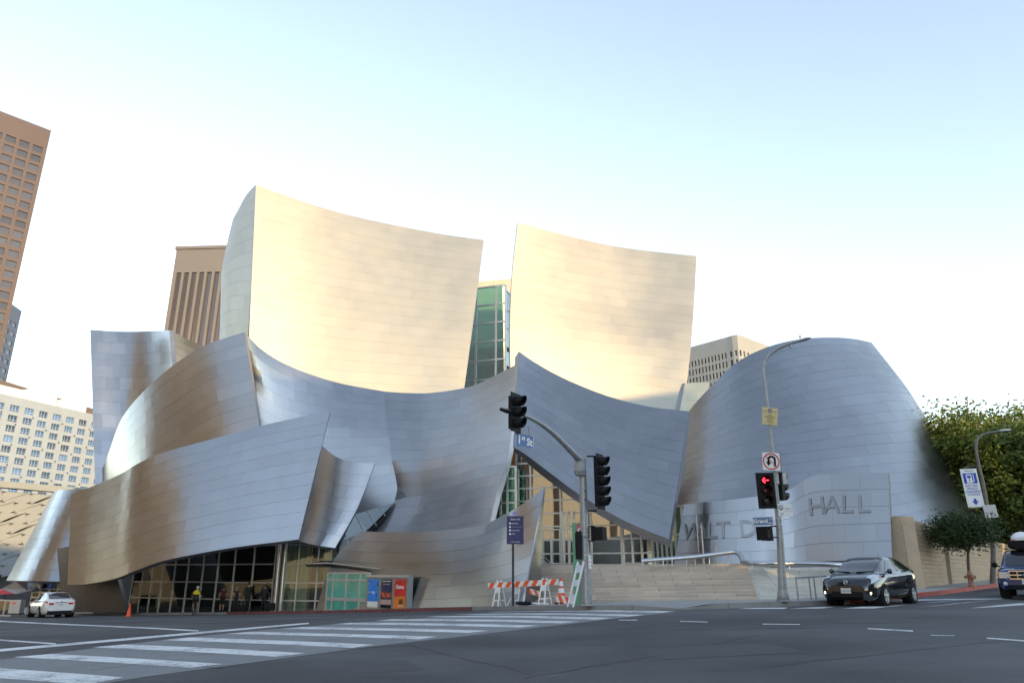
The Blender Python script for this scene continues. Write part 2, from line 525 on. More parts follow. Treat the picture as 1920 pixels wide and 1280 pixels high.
lines = [((-60, 1226.5), (-60, 1221.5), (579, 1166.8), (579, 1169.2), 14), ((-80, 1161), (-80, 1159), (372, 1181), (372, 1183.4), 10), ((-80, 1196), (-80, 1193.5), (105, 1205.5), (105, 1208), 6),
         ((1627, 1177.2), (1627, 1179), (1712, 1183.8), (1712, 1181.6), 3), ((1850, 1195), (1850, 1197), (1945, 1204), (1945, 1201.6), 3), ((1430, 1169), (1430, 1170.2), (1500, 1171), (1500, 1169.6), 3),
         ((1275, 1163.6), (1275, 1165), (1327, 1166.4), (1327, 1165.2), 3), ((1745, 1190), (1745, 1191), (1790, 1191.8), (1790, 1190.8), 3), ((1160, 1161.4), (1160, 1162.6), (1195, 1162.6), (1195, 1161.4), 3)]
for q in lines:
    flat('lane_line', (q[0], q[3], q[2], q[1]), M['paint'], .006, road, q[4])
xbars = [((1383, 1141.2), (1400, 1139.6), (1478, 1138.6), (1470, 1141)), ((1478, 1141), (1520, 1138.2), (1565, 1137.4), (1540, 1140.4)), ((1580, 1140.4), (1622, 1136.5), (1700, 1134), (1640, 1140)),
         ((1697, 1140.4), (1745, 1136), (1860, 1124.6), (1790, 1131)), ((1817, 1140), (1870, 1134.4), (1990, 1122), (1960, 1131)), ((1722, 1131.4), (1745, 1129), (1850, 1119.5), (1800, 1124.5))]
for q in xbars:
    flat('crosswalk_bar', q, M['paint'], .006, road, 6)
flat('lane_line', ((1690, 1124.5), (1990, 1119.6), (1990, 1121), (1690, 1126)), M['paint'], .0075, road, 8)
# cracks cut in the paler band
for q in [((170, 1257), (300, 1240)), ((300, 1240), (420, 1254)), ((360, 1228), (500, 1218)), ((520, 1203), (640, 1199)), ((640, 1216), (780, 1209))]:
    a, b = G(*q[0]), G(*q[1])
    n = (b - a).cross(Vector((0, 0, 1))).normalized() * .012
    MB().grid([[kz((a + n).lerp(b + n, i / 6), .0075) for i in range(7)], [kz((a - n).lerp(b - n, i / 6), .0075) for i in range(7)]]).build('joint_line', M['blackm'], xw)

# repairs and covers in the road
M['patch'] = mat('dark_patch', (.066, .067, .07), .85, var=.15, scale=2, bump=.3, bscale=60)
M['tar'] = mat('tar_seal', (.018, .018, .02), .45, var=.1)
for q in [((1180, 1215), (1430, 1205), (1520, 1222), (1240, 1236)), ((640, 1240), (760, 1236), (800, 1256), (660, 1262)), ((1560, 1160), (1700, 1158), (1740, 1166), (1590, 1169))]:
    flat('repair_patch', q, M['patch'], .004, road, 8)
rc = random.Random(4)
for a, b in [((980, 1272), (1420, 1190)), ((1430, 1250), (1900, 1200)), ((700, 1195), (1010, 1262)), ((60, 1190), (300, 1178)), ((1240, 1180), (1560, 1176))]:
    A, B = G(*a), G(*b); n = (B - A).cross(Vector((0, 0, 1))).normalized()
    L1 = []; L2 = []; off = 0
    for i in range(31):
        off = off * .8 + rc.uniform(-.05, .05); w = .012 + .012 * rc.random()
        p = A.lerp(B, i / 30) + n * off
        L1.append(kz(p + n * w, .0052)); L2.append(kz(p - n * w, .0052))
    MB().grid([L1, L2]).build('tar_seam', M['tar'], road)
# ================================================================== the concert hall
hall = thing('concert_hall', 'sprawling building of curved stainless steel sails with two tall golden ones in the middle', 'concert hall', (0, 44, 0))
PANELS = []
rp = random.Random(3)
def surf(rows, n=64):
    rr = [spline([P(*q) for q in r], n) for r in rows]
    cols = []
    def S(u, v):
        u = min(max(u, 0), 1) * n
        i = min(int(u), n - 1); f = u - i
        pts = [r[i].lerp(r[i + 1], f) for r in rr]
        if len(pts) == 2: return pts[0].lerp(pts[1], v)
        t = [0.]
        for a, b in zip(pts, pts[1:]): t.append(t[-1] + max((b - a).length, 1e-6))
        return _cr(pts, t, t[-1] * min(max(v, 0), 1))
    return S
def nrm(S, u, v, sg):
    e = .01
    u = min(max(u, e), 1 - e); v = min(max(v, e), 1 - e)
    return (S(u + e, v) - S(u - e, v)).cross(S(u, v + e) - S(u, v - e)).normalized() * sg
def sail(rows, nu, nv, m='steel', thick=.35, gap=.008, name='steel_sail', flip=1, nb=40, off=True, jit=.004, label=None, slope=0, tonev=.06, parent=None):
    S = surf(rows)
    c = S(.5, .5)
    n = nrm(S, .5, .5, 1)
    sg = 1 if n.dot(Vector((0, 0, CZ)) - c) > 0 else -1
    sg *= flip
    # backing shell with real thickness
    mb = MB()
    nbv = max(6, nb // 3)
    fr = [[S(i / nb, j / nbv) - nrm(S, i / nb, j / nbv, sg) * .012 for i in range(nb + 1)] for j in range(nbv + 1)]
    bk = [[S(i / nb, j / nbv) - nrm(S, i / nb, j / nbv, sg) * thick for i in range(nb + 1)] for j in range(nbv + 1)]
    mb.grid(fr, 0); mb.grid([r[::-1] for r in bk], 1)
    def rim(a, b): mb.grid([a, b], 1, smooth=False)
    rim(fr[0], bk[0]); rim(fr[-1], bk[-1]); rim([r[0] for r in fr], [r[0] for r in bk]); rim([r[-1] for r in fr], [r[-1] for r in bk])
    o = mb.build(name, [M['sailjoint' if m == 'sail' else 'joint'], M['edge']], parent or hall, fix=False)
    if label: o['label'] = label
    # panels in courses
    W = (S(.5, .5) - S(0, .5)).length + (S(1, .5) - S(.5, .5)).length
    Hh = (S(.5, 1) - S(.5, 0)).length
    gu = gap * .35 / W; gv = gap / Hh
    for j in range(nv):
        v0, v1 = j / nv, (j + 1) / nv
        cuts = [0.0]
        sh = (.5 if j % 2 else 0) + rp.uniform(-.12, .12)
        for k in range(1, nu + 1):
            x = (k - sh) / nu
            if .25 / nu < x < 1 - .25 / nu: cuts.append(x + rp.uniform(-.06, .06) / nu)
        cuts.append(1.0)
        for u0, u1 in zip(cuts, cuts[1:]):
            a, b = 4, 2
            cj = [rp.uniform(-jit, jit) for _ in range(4)]
            tone = 1 + rp.uniform(-tonev, tonev)
            top = []; bot = []
            for y in range(b + 1):
                for x in range(a + 1):
                    fx, fy = x / a, y / b
                    u = u0 + gu + (u1 - u0 - 2 * gu) * fx
                    vv = v0 + gv + (v1 - v0 - 2 * gv) * fy
                    p = S(u, vv); nn = nrm(S, u, vv, sg)
                    h = (cj[0] * (1 - fx) + cj[1] * fx) * (1 - fy) + (cj[2] * (1 - fx) + cj[3] * fx) * fy
                    top.append(p + nn * (.02 + h)); bot.append(p - nn * .01)
            fs = [(y * (a + 1) + x, y * (a + 1) + x + 1, (y + 1) * (a + 1) + x + 1, (y + 1) * (a + 1) + x) for y in range(b) for x in range(a)]
            if sg < 0: fs = [f[::-1] for f in fs]
            ring = [x for x in range(a + 1)] + [y * (a + 1) + a for y in range(1, b + 1)] + [b * (a + 1) + x for x in range(a - 1, -1, -1)] + [y * (a + 1) for y in range(b - 1, 0, -1)]
            k = len(ring)
            sk_v = [top[i] for i in ring] + [bot[i] for i in ring]
            sk_f = [(i, k + i, k + (i + 1) % k, (i + 1) % k) for i in range(k)]
            if sg < 0: sk_f = [f[::-1] for f in sk_f]
            q = [proj(top[i]) for i in (0, a, (a + 1) * (b + 1) - 1, (a + 1) * b)]
            area = abs(sum(q[i][0] * q[(i + 1) % 4][1] - q[(i + 1) % 4][0] * q[i][1] for i in range(4))) / 2
            PANELS.append((area, o, m, tone, top, fs, sk_v, sk_f))
    return S, sg, o
def flush_panels():
    PANELS.sort(key=lambda t: -t[0])
    og = org(hall)
    def add_tone(me, vals):
        at = me.attributes.new('tone', 'FLOAT', 'FACE'); at.data.foreach_set('value', vals)
    for area, o, m, tone, top, fs, sv, sf in PANELS[:300]:
        mb = MB(); mb.add([p - og for p in top], fs, 0, True); mb.add([p - og for p in sv], sf, 0, False)
        me = mb.mesh('panel', M[m], fix=False); add_tone(me, [tone] * len(mb.f))
        obj('panel', me, o)
    mb = MB(); tn = []; ms = ['steel', 'sail', 'darksteel']
    for area, o, m, tone, top, fs, sv, sf in PANELS[300:]:
        mb.add([p - og for p in top], fs, ms.index(m), True); mb.add([p - og for p in sv], sf, ms.index(m), False)
        tn += [tone] * (len(fs) + len(sf))
    me = mb.mesh('panel_cladding', [M[k] for k in ms], fix=False); add_tone(me, tn)
    o = obj('panel_cladding', me, hall); o['kind'] = 'stuff'

# lower left front sheet
S1 = sail([[(127, 1096, 50.5), (160, 1095, 49.5), (217, 1084, 47.2), (256, 1069, 45.8), (300, 1053, 45.2), (354, 1041, 45), (440, 1026, 45.2), (560, 1011, 46)],
      [(134, 926, 52), (172, 912, 51), (229, 887, 49), (262, 867, 47.8), (310, 847, 47.6), (390, 825, 47.6), (485, 799, 48.2), (619, 770, 49.5)]], 10, 10, gap=.005, tonev=.035)
# brown convex sheet above it
S2 = sail([[(188, 980, 61), (225, 985, 56), (280, 975, 52.5), (350, 945, 51), (420, 905, 50.2), (500, 880, 50)],
      [(181, 908, 63), (205, 846, 59.5), (229, 783.5, 57.2), (272, 731, 55), (326, 684, 53.5), (381, 649, 52.6), (412, 637, 52.3), (458.5, 622.6, 52)]], 9, 11, gap=.005, tonev=.06)
# rear left blade and its inner golden face
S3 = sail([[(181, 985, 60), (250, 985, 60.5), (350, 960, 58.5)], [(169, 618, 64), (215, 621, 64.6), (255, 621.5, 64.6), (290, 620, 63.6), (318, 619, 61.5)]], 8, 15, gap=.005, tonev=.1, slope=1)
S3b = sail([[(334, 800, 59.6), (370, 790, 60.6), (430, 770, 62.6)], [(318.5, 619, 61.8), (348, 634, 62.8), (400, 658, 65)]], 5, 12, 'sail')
# far left barrel
S12 = sail([[(12, 1088, 60), (27, 1088, 57.5), (42, 1088.5, 56), (70, 1089, 55), (116, 1090, 55.2), (150, 1090, 56)], [(100, 924, 64), (106, 919.5, 61.5), (114, 918, 60), (130, 917, 59), (160, 917, 58.5), (190, 917, 59)]], 5, 9, gap=.005)
# dark leaning base wall behind the front sheet
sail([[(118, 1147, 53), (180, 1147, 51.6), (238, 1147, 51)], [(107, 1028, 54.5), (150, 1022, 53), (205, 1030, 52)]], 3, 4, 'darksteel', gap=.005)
# big left sail, front and left return
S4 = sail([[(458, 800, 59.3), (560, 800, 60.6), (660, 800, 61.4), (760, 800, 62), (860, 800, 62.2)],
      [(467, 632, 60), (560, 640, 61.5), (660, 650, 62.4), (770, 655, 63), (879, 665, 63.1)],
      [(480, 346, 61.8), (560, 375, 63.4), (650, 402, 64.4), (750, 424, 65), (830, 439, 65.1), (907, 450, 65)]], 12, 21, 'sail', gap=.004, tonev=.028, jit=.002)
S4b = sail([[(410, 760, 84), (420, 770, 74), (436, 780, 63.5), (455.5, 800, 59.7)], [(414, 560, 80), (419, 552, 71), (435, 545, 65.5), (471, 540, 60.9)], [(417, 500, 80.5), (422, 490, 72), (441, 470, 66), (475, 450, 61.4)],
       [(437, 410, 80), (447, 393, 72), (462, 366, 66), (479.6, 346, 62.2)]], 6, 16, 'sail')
# middle swoop, left and right halves meeting at a soft crease
S5a = sail([[(500, 960, 53.6), (560, 985, 53.8), (620, 975, 53.6), (663, 965, 53.6), (752, 938, 53.5)],
       [(472, 730, 54.2), (540, 790, 55), (610, 810, 55.2), (670, 820, 55), (748, 835, 54.7)],
       [(459, 624, 52.4), (490, 655, 54.2), (530, 680, 55.6), (580, 701, 56.6), (640, 719, 57), (722, 734, 56.9), (738, 736.5, 57)]], 8, 13, gap=.004, tonev=.045)
S5b = sail([[(610, 1062, 51), (700, 1062, 50), (800, 1055, 47.5), (905, 1050, 44)],
       [(740, 941, 53), (790, 950, 51.4), (850, 945, 48.8), (929, 935, 45)],
       [(733, 850, 54), (790, 860, 53), (860, 860, 50.4), (953, 855, 46.2)],
       [(722, 734, 56.6), (760, 736.5, 56.2), (800, 737, 55.4), (850, 731, 53.8), (890, 722, 52.2), (930, 703, 50.2), (974.5, 680, 47.5)]], 9, 17, gap=.004, tonev=.045)
# curled fin
S6 = sail([[(548, 1009, 49.6), (575, 1018, 48), (600, 1023, 47.2), (628, 1027, 47.3)], [(560, 950, 50.4), (600, 950, 48.8), (640, 957, 48), (670, 952, 48.1)],
      [(585, 815, 51.6), (604, 838, 50.6), (622, 851, 49.8), (642, 861, 49.2), (670, 866.5, 48.9), (703, 868, 49.1)]], 5, 7, gap=.006, tonev=.04, jit=.002)
# low prow in front and its narrow right side
_bx = [560, 600, 660, 740, 820, 900, 979, 1021]
_bd = [48.5, 46.8, 45, 42.2, 39, 35.4, 31.6, 31.4]
D7 = _bd
def dpr(px, k=0): return float(np.interp(px, _bx, _bd)) + k
def prow(q, k): return [(x, y, dpr(x, k)) for x, y in q]
S7 = sail([prow([(590, 1151), (660, 1150), (740, 1148), (820, 1146.5), (900, 1143.5), (979, 1137)], 0),
      prow([(625, 1052), (690, 1060), (770, 1066), (850, 1064), (930, 1050), (993, 1060)], .9),
      prow([(676, 995), (720, 997), (780, 997), (830, 994), (870, 990), (910, 982), (940, 968), (970, 951), (1000, 930), (1021, 913)], 2.0)], 8, 7, thick=.06, gap=.005, tonev=.06)
dp = 31.6
S7b = sail([[(979.5, 1135, dp + .1), (996, 1135, dp + 1.0), (1014, 1134, dp + 2.0)], [(1008, 990, dp + 1.35), (1012, 990, dp + 1.9), (1015.5, 990, dp + 2.5)], [(1021, 914, dp + 1.95), (1021.4, 914, dp + 2.1), (1021.8, 914, dp + 2.3)]], 2, 7, thick=.06, gap=.005)
# blue panel right of the middle
S8 = sail([[(962, 838, 40.5), (984, 851, 40), (1037, 891, 39.2), (1089, 929, 38.4), (1168, 975, 37.3), (1226, 1000, 36.6), (1254.5, 1011, 36.2)],
      [(972.5, 659, 44.2), (1000, 678, 44.3), (1040, 701, 44.2), (1090, 724, 43.8), (1150, 746, 43), (1220, 763, 42), (1292, 771, 40.8)]], 9, 11, thick=.6, gap=.004, tonev=.04)
# second tall sail
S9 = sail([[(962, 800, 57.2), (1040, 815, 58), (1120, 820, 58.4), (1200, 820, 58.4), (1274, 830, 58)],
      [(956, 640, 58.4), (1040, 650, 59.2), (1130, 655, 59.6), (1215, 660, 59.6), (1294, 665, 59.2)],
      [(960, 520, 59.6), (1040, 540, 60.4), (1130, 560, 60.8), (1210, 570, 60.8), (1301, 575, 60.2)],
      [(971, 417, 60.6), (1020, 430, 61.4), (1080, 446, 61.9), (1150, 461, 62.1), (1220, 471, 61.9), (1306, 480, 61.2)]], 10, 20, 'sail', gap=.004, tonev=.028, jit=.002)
S13 = sail([[(1268, 800, 57.5), (1285, 800, 58.5), (1320, 800, 62)], [(1284, 718, 58.6), (1300, 717, 59.6), (1330, 716, 62.6)]], 3, 5, 'sail')
# large drum at the right
S10 = sail([[(1225, 1015, 47), (1255, 1020, 45), (1300, 1040, 42.6), (1400, 1062, 39.4), (1520, 1064, 38.2), (1640, 1050, 38.2), (1740, 1020, 39.6), (1812, 985, 43), (1828, 962, 47)],
       [(1262, 905, 49), (1285, 895, 47.4), (1330, 875, 45.6), (1420, 850, 43.4), (1530, 838, 42.6), (1630, 842, 42.8), (1705, 856, 44), (1752, 858, 46.2), (1779, 860, 49.6)],
       [(1276, 838, 50.2), (1298, 820, 48.9), (1335, 795, 47.6), (1402, 762, 46.1), (1485, 742, 45.4), (1565, 736, 45.4), (1640, 738, 46), (1680, 739, 47.2), (1709, 740, 49.4)],
       [(1290, 773, 51.2), (1312, 747, 50.2), (1340, 718, 49.4), (1384, 678, 48.6), (1441, 650, 48), (1499, 636, 47.7), (1556, 632.6, 47.8), (1599, 635, 48.3), (1634, 642, 49)]], 14, 22, gap=.005, tonev=.04)
# lettered wall in front of it
S11 = sail([[(1264, 1060, 39.4), (1340, 1060, 37.6), (1420, 1060, 36.7), (1490, 1056, 36.4), (1550, 1052, 35.4), (1610, 1050, 34.2), (1673, 1047, 33.4)],
       [(1283, 945, 40.1), (1340, 939, 38.4), (1430, 929, 37.4), (1478, 919, 37.2), (1500, 904, 37.0), (1520, 893, 36.6), (1550, 888.6, 36.1), (1600, 887, 35.2), (1666, 886, 34.3)]], 8, 5, gap=.006, tonev=.04)
flush_panels()

# writing on the lettered wall, following its curve
def letters_on(S, sg, txt, u0, u1, v, size, m, parent):
    n = len(txt)
    for i, ch in enumerate(txt):
        if ch == ' ': continue
        u = u0 + (u1 - u0) * (i + .5) / n
        p = S(u, v); nn = nrm(S, u, v, sg)
        r = (S(min(u + .01, 1), v) - S(max(u - .01, 0), v))
        up = S(u, v + .05) - S(u, v - .05)
        lettering(ch, size, p + nn * .05, r, up, m, parent, depth=.006, bold=.012, name='letter')
M['letter'] = mat('etched_letter', (.29, .295, .305), .45, .9, var=.1)
letters_on(S11[0], S11[1], 'WALT D', .055, .395, .52, 1.25, M['letter'], S11[2])
letters_on(S11[0], S11[1], 'HALL', .655, .93, .62, 1.25, M['letter'], S11[2])

# ---- walls and masses behind the sheets
M['plaster'] = mat('pale_plaster', (.40, .38, .34), .8, var=.1)
def wallbox(name, pts, z0, z1, m, parent=hall):
    MB().prism([(p[0], p[1], z0) for p in pts], (0, 0, z1 - z0)).build(name, m, parent)
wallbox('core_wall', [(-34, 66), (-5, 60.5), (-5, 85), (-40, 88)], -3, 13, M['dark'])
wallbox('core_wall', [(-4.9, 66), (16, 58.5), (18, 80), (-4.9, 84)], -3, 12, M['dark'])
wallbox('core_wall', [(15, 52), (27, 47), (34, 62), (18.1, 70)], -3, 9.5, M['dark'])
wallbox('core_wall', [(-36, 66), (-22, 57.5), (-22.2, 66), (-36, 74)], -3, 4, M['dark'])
# rear faces closing the two tall sails
def backing(name, rows):
    mb = MB(); rr = [[P(*q) for q in r] for r in rows]; mb.grid(rr); return mb.build(name, M['edge'], hall)
# limestone block with a light cornice behind the glass tower
a, b = P(893, 531, 75), P(966, 531, 73)
wallbox('stone_block', [(a.x - 2, a.y), (b.x + 2, b.y), (b.x + 2, b.y + 6), (a.x - 2, a.y + 6)], 10, a.z, M['stone'])

# ---- generic curtain wall: frames and panes between two base points
def curtain(parent, a, b, zs, us, gm, name='curtain_wall', fw=.07, fd=.12, pane='pane', skip=(), lean=0.0, fm='alu'):
    """a, b base points; us fractions of mullions along a-b; zs heights of rails"""
    a = Vector((a[0], a[1], 0)); b = Vector((b[0], b[1], 0))
    d = b - a; L = d.length; x = d / L; n = Vector((x.y, -x.x, 0))
    if n.dot(-a) < 0: n = -n
    fr = MB()
    def pt(u, z): return a + d * u + Vector((0, 0, z)) + n * (lean * (z - zs[0]))
    for i, u in enumerate(us):
        fr.bar(pt(u, zs[0]), pt(u, zs[-1]), fw, fd, 0, up=x)
    for z in zs:
        fr.bar(pt(us[0], z), pt(us[-1], z), fw * 1.13, fd * .83, 0, up=(0, 0, 1))
    o = fr.build(name, M[fm], parent)
    for i in range(len(us) - 1):
        for j in range(len(zs) - 1):
            if (i, j) in skip: continue
            q = [pt(us[i], zs[j]), pt(us[i + 1], zs[j]), pt(us[i + 1], zs[j + 1]), pt(us[i], zs[j + 1])]
            c = sum(q, Vector()) / 4
            q = [c + (p - c) * .985 for p in q]
            mb = MB(); mb.prism(q, n * -.02)
            mb.build(pane, GL[gm], o)
    return o, x, n
def ufrac(a, b, pxs):            # fractions along the base line a-b under given picture columns
    out = []
    for px in pxs:
        k = (px - 960) / F
        # plane x = k' * y with the base row's own slope
        lo, hi = -.5, 1.5
        f = lambda t: proj(Vector(a).lerp(Vector(b), t))[0] - px
        if f(lo) > f(hi): lo, hi = hi, lo
        for _ in range(50):
            m = (lo + hi) / 2
            if f(m) < 0: lo = m
            else: hi = m
        out.append((lo + hi) / 2)
    return out
# left lobby
zb = lambda p: gh(p.x, p.y) + .15
a = P(240, 1146, 57.5); b = P(507, 1150, 51.5); a.z = b.z = -1.25
us = ufrac(a, b, [240, 258, 276, 295, 317, 342, 370, 398, 429, 465, 506])
zl = [-1.5, -.28, .85, 2.05, 3.3, 4.8]
lob, lx, ln = curtain(hall, a, b, zl, us, 'lobby', name='lobby_glazing', fw=.045, fd=.09)
# tube column at the corner and the return to the right
c0 = P(514, 1150, 51.2)
for dx in (0, .38):
    MB().tube([(c0.x + dx, c0.y, -1.4), (c0.x + dx, c0.y, 4.9)], .13, 12).build('lobby_column', M['alu'], hall)
a2 = P(527, 1149, 51.2); b2 = P(613, 1149, 50.6); a2.z = b2.z = -1.1
curtain(hall, a2, b2, zl, ufrac(a2, b2, [527, 551, 589, 613]), 'lobby', name='lobby_glazing', fw=.045, fd=.09)
# interior: floor, rear wall in warm wood, curtains, columns
MB().prism([(a.x + 1, a.y + .4, -1.2), (b2.x, b2.y + .4, -1.2), (b2.x + 2, b2.y + 7, -1.2), (a.x + 3, a.y + 8, -1.2)], (0, 0, -.2)).build('lobby_floor', M['wood'], hall)
n2 = Vector((.1, 1, 0))
for k in range(9):
    p = a.lerp(b, (k + .5) / 9) + Vector((.6, 3.2 + (k % 3) * 1.1, 0))
    MB().box((p.x, p.y, 1.2), (2.1, .2, 5), None).build('interior_panel', M['wood'] if k % 3 else M['curtain'], hall)
for k in range(16):
    p = a.lerp(b2, (k + .3) / 16)
    if k % 3 == 2: continue
    rows = [[(p.x + .12 * i, p.y + .8 + .06 * math.sin(i * 2.2), z) for i in range(8)] for z in (-1.2, 4.7)]
    MB().grid(rows).build('curtain', M['curtain'], hall)
# skylight strip under the fin
ql = [P(628, 1050, 50.5), P(640, 1010, 51.5), P(663, 964.5, 52.6), P(740, 941.5, 52.8), P(690, 992, 51), P(632, 1052, 50.2)]
MB().prism(ql, (0, .06, 0)).build('skylight_pane', GL['dark'], hall)
for q in [((666, 963), (683, 998)), ((688, 957), (706, 985)), ((710, 950), (722, 966)), ((648, 1000), (655, 1030))]:
    MB().bar(P(*q[0], 51.2), P(*q[1], 50.4), .05, .05).build('skylight_bar', M['alu'], hall)
# box office: canopy, green glass booth
def _z(px, py, D): return P(px, py, D)
can = MB()
can.prism([P(571, 1057.5, 48.5), P(613, 1056.8, 47), P(709, 1065.5, 44.4), P(712, 1073, 43.9), P(640, 1064, 46.2), P(575, 1062, 48.4)], (.4, 2.4, .25))
can.build('canopy', M['dark'], hall)
MB().prism([P(568, 1057, 48.4), P(613, 1055.6, 46.8), P(711, 1066.6, 43.8), P(764, 1076.5, 45.5), P(640, 1060, 51)], (0, 0, .06)).build('canopy_top', M['stone'], hall)
a3 = P(610, 1147, 46.6); b3 = P(688, 1147, 44.2); a3.z = b3.z = -.7
zz = gh(a3.x, a3.y) + .15
curtain(hall, a3, b3, [zz, zz + .62, zz + .7, zz + 1.75, zz + 2.15], ufrac(a3, b3, [610, 621, 646, 672, 690]), 'booth', name='box_office_glazing', fw=.06)
bk = (b3 - a3).normalized(); bn = Vector((-bk.y, bk.x, 0))
M['booth'] = mat('green_booth_wall', (.25, .60, .48), .6, var=.1)
MB().prism([a3 + bn * 1.8, b3 + bn * 1.8, b3 + bn * 2, a3 + bn * 2], (0, 0, 2.8)).build('box_office_wall', M['booth'], hall)
for k in range(3):
    p = a3.lerp(b3, .30 + .3 * k) + bn * .9
    MB().box((p.x, p.y, zz + .95), (.75, .08, 1.0), Matrix.Rotation(math.atan2(bk.y, bk.x), 3, 'Z')).build('ticket_window', M['curtain'], hall)
    MB().lathe([(0, -.06), (.09, -.06), (.09, 0), (0, 0)], (p.x, p.y - .05, zz + 1.0), 'y', 12).build('speak_hole', M['black'], hall)

# glass tower between the two sails
a = P(860, 725, 69); b = P(948, 725, 67.4)
zt = P(930, 538, 68).z
zl = [zt - 1.05 * 0 - k * (zt - 12.6) / 8.5 for k in range(10)][::-1]
curtain(hall, a, b, zl, ufrac(Vector((a.x, a.y, 20)), Vector((b.x, b.y, 20)), [862, 891.5, 929.5, 947.5]), 'green', name='tower_glazing', fw=.10, fd=.2)
a4 = P(948.5, 725, 67.6); b4 = P(968, 725, 70.5)
curtain(hall, a4, b4, [z - .5 for z in zl], [0, 1], 'green', name='tower_glazing', fw=.10, fd=.2)
for k in range(7):
    z = zl[k]
    MB().box((P(905, 640, 72).x, 72.5, z), (9, 5, .3)).build('tower_floor', M['dark'] if k % 2 else M['booth'], hall)
MB().box((P(925, 640, 75).x, 74.5, (zl[0] + zl[-1]) / 2), (2.2, .4, 15)).build('tower_shaft', M['plaster'], hall)
MB().box((P(880, 640, 75).x, 75.2, (zl[0] + zl[-1]) / 2 - 3), (6, .4, 12)).build('tower_rear_wall', M['booth'], hall)

# entrance glazing under the blue panel
zg = 1.95
a = P(938, 1061, 47.6); b = P(1262, 1061, 43.6); a.z = b.z = zg
ze = [zg, 2.62, 3.45, 4.25, 5.05, 5.85, 6.65, 7.45, 8.25, 9.2]
ue = ufrac(a, b, [968, 995.6, 1024, 1053, 1081.5, 1110, 1138.5, 1167, 1196, 1226, 1262])
ent, ex, en = curtain(hall, a, b, ze, ue[0:1] + ue[1:2] + ue[3:4] + ue[5:6] + ue[7:8] + ue[9:], 'warm', name='entrance_glazing', fw=.065)
a5 = P(938, 1061, 46.5); b5 = P(967, 1061, 46.2)
curtain(hall, a5, b5, [zg + .75 * k for k in range(9)], [0, .45, 1], 'green', name='stair_glazing', fw=.08)
MB().tube([(P(958, 1000, 46.6).x, 46.8, zg), (P(958, 1000, 46.6).x, 46.8, zg + 6)], .2, 10).build('stair_column', M['alu'], hall)
for (x0, x1) in ((1018, 1052), (1058, 1078), (1170, 1205)):
    p = P((x0 + x1) / 2, 1050, 45.2); k = ue
    t = ufrac(a, b, [x0, x1]); A = a.lerp(b, t[0]) + en * .1; B = a.lerp(b, t[1]) + en * .1
    fr = MB()
    for q in (A, A.lerp(B, .5), B):
        fr.bar(q + Vector((0, 0, .0)), q + Vector((0, 0, 2.1 if x0 != 1058 else 3.2)), .13, .08, 0, up=ex)
    fr.bar(A + Vector((0, 0, 2.1)), B + Vector((0, 0, 2.1)), .12, .07)
    fr.bar(A + Vector((0, 0, .1)), B + Vector((0, 0, .1)), .14, .07)
    fr.build('door_frame', M['alu'], hall)
MB().prism([a + Vector((0, 6, -.1)), b + Vector((0, 6, -.1)), b + Vector((0, 6.3, -.1)), a + Vector((0, 6.3, -.1))], (0, 0, 9)).build('foyer_wall', M['wood'], hall)
MB().prism([a + en * 1.0, b + en * 1.0, b + Vector((0, 7, 0)), a + Vector((0, 7, 0))], (0, 0, -.06)).build('foyer_floor', M['stone'], hall)
# green glazing strip right of the entrance
a6 = P(1226, 1061, 43.9); b6 = P(1300, 1061, 42.2)
curtain(hall, a6, b6, [zg, 3.6, 5.2], [0, .12, .24, .36, .48, .6, .8, 1], 'green', name='side_glazing', fw=.05)
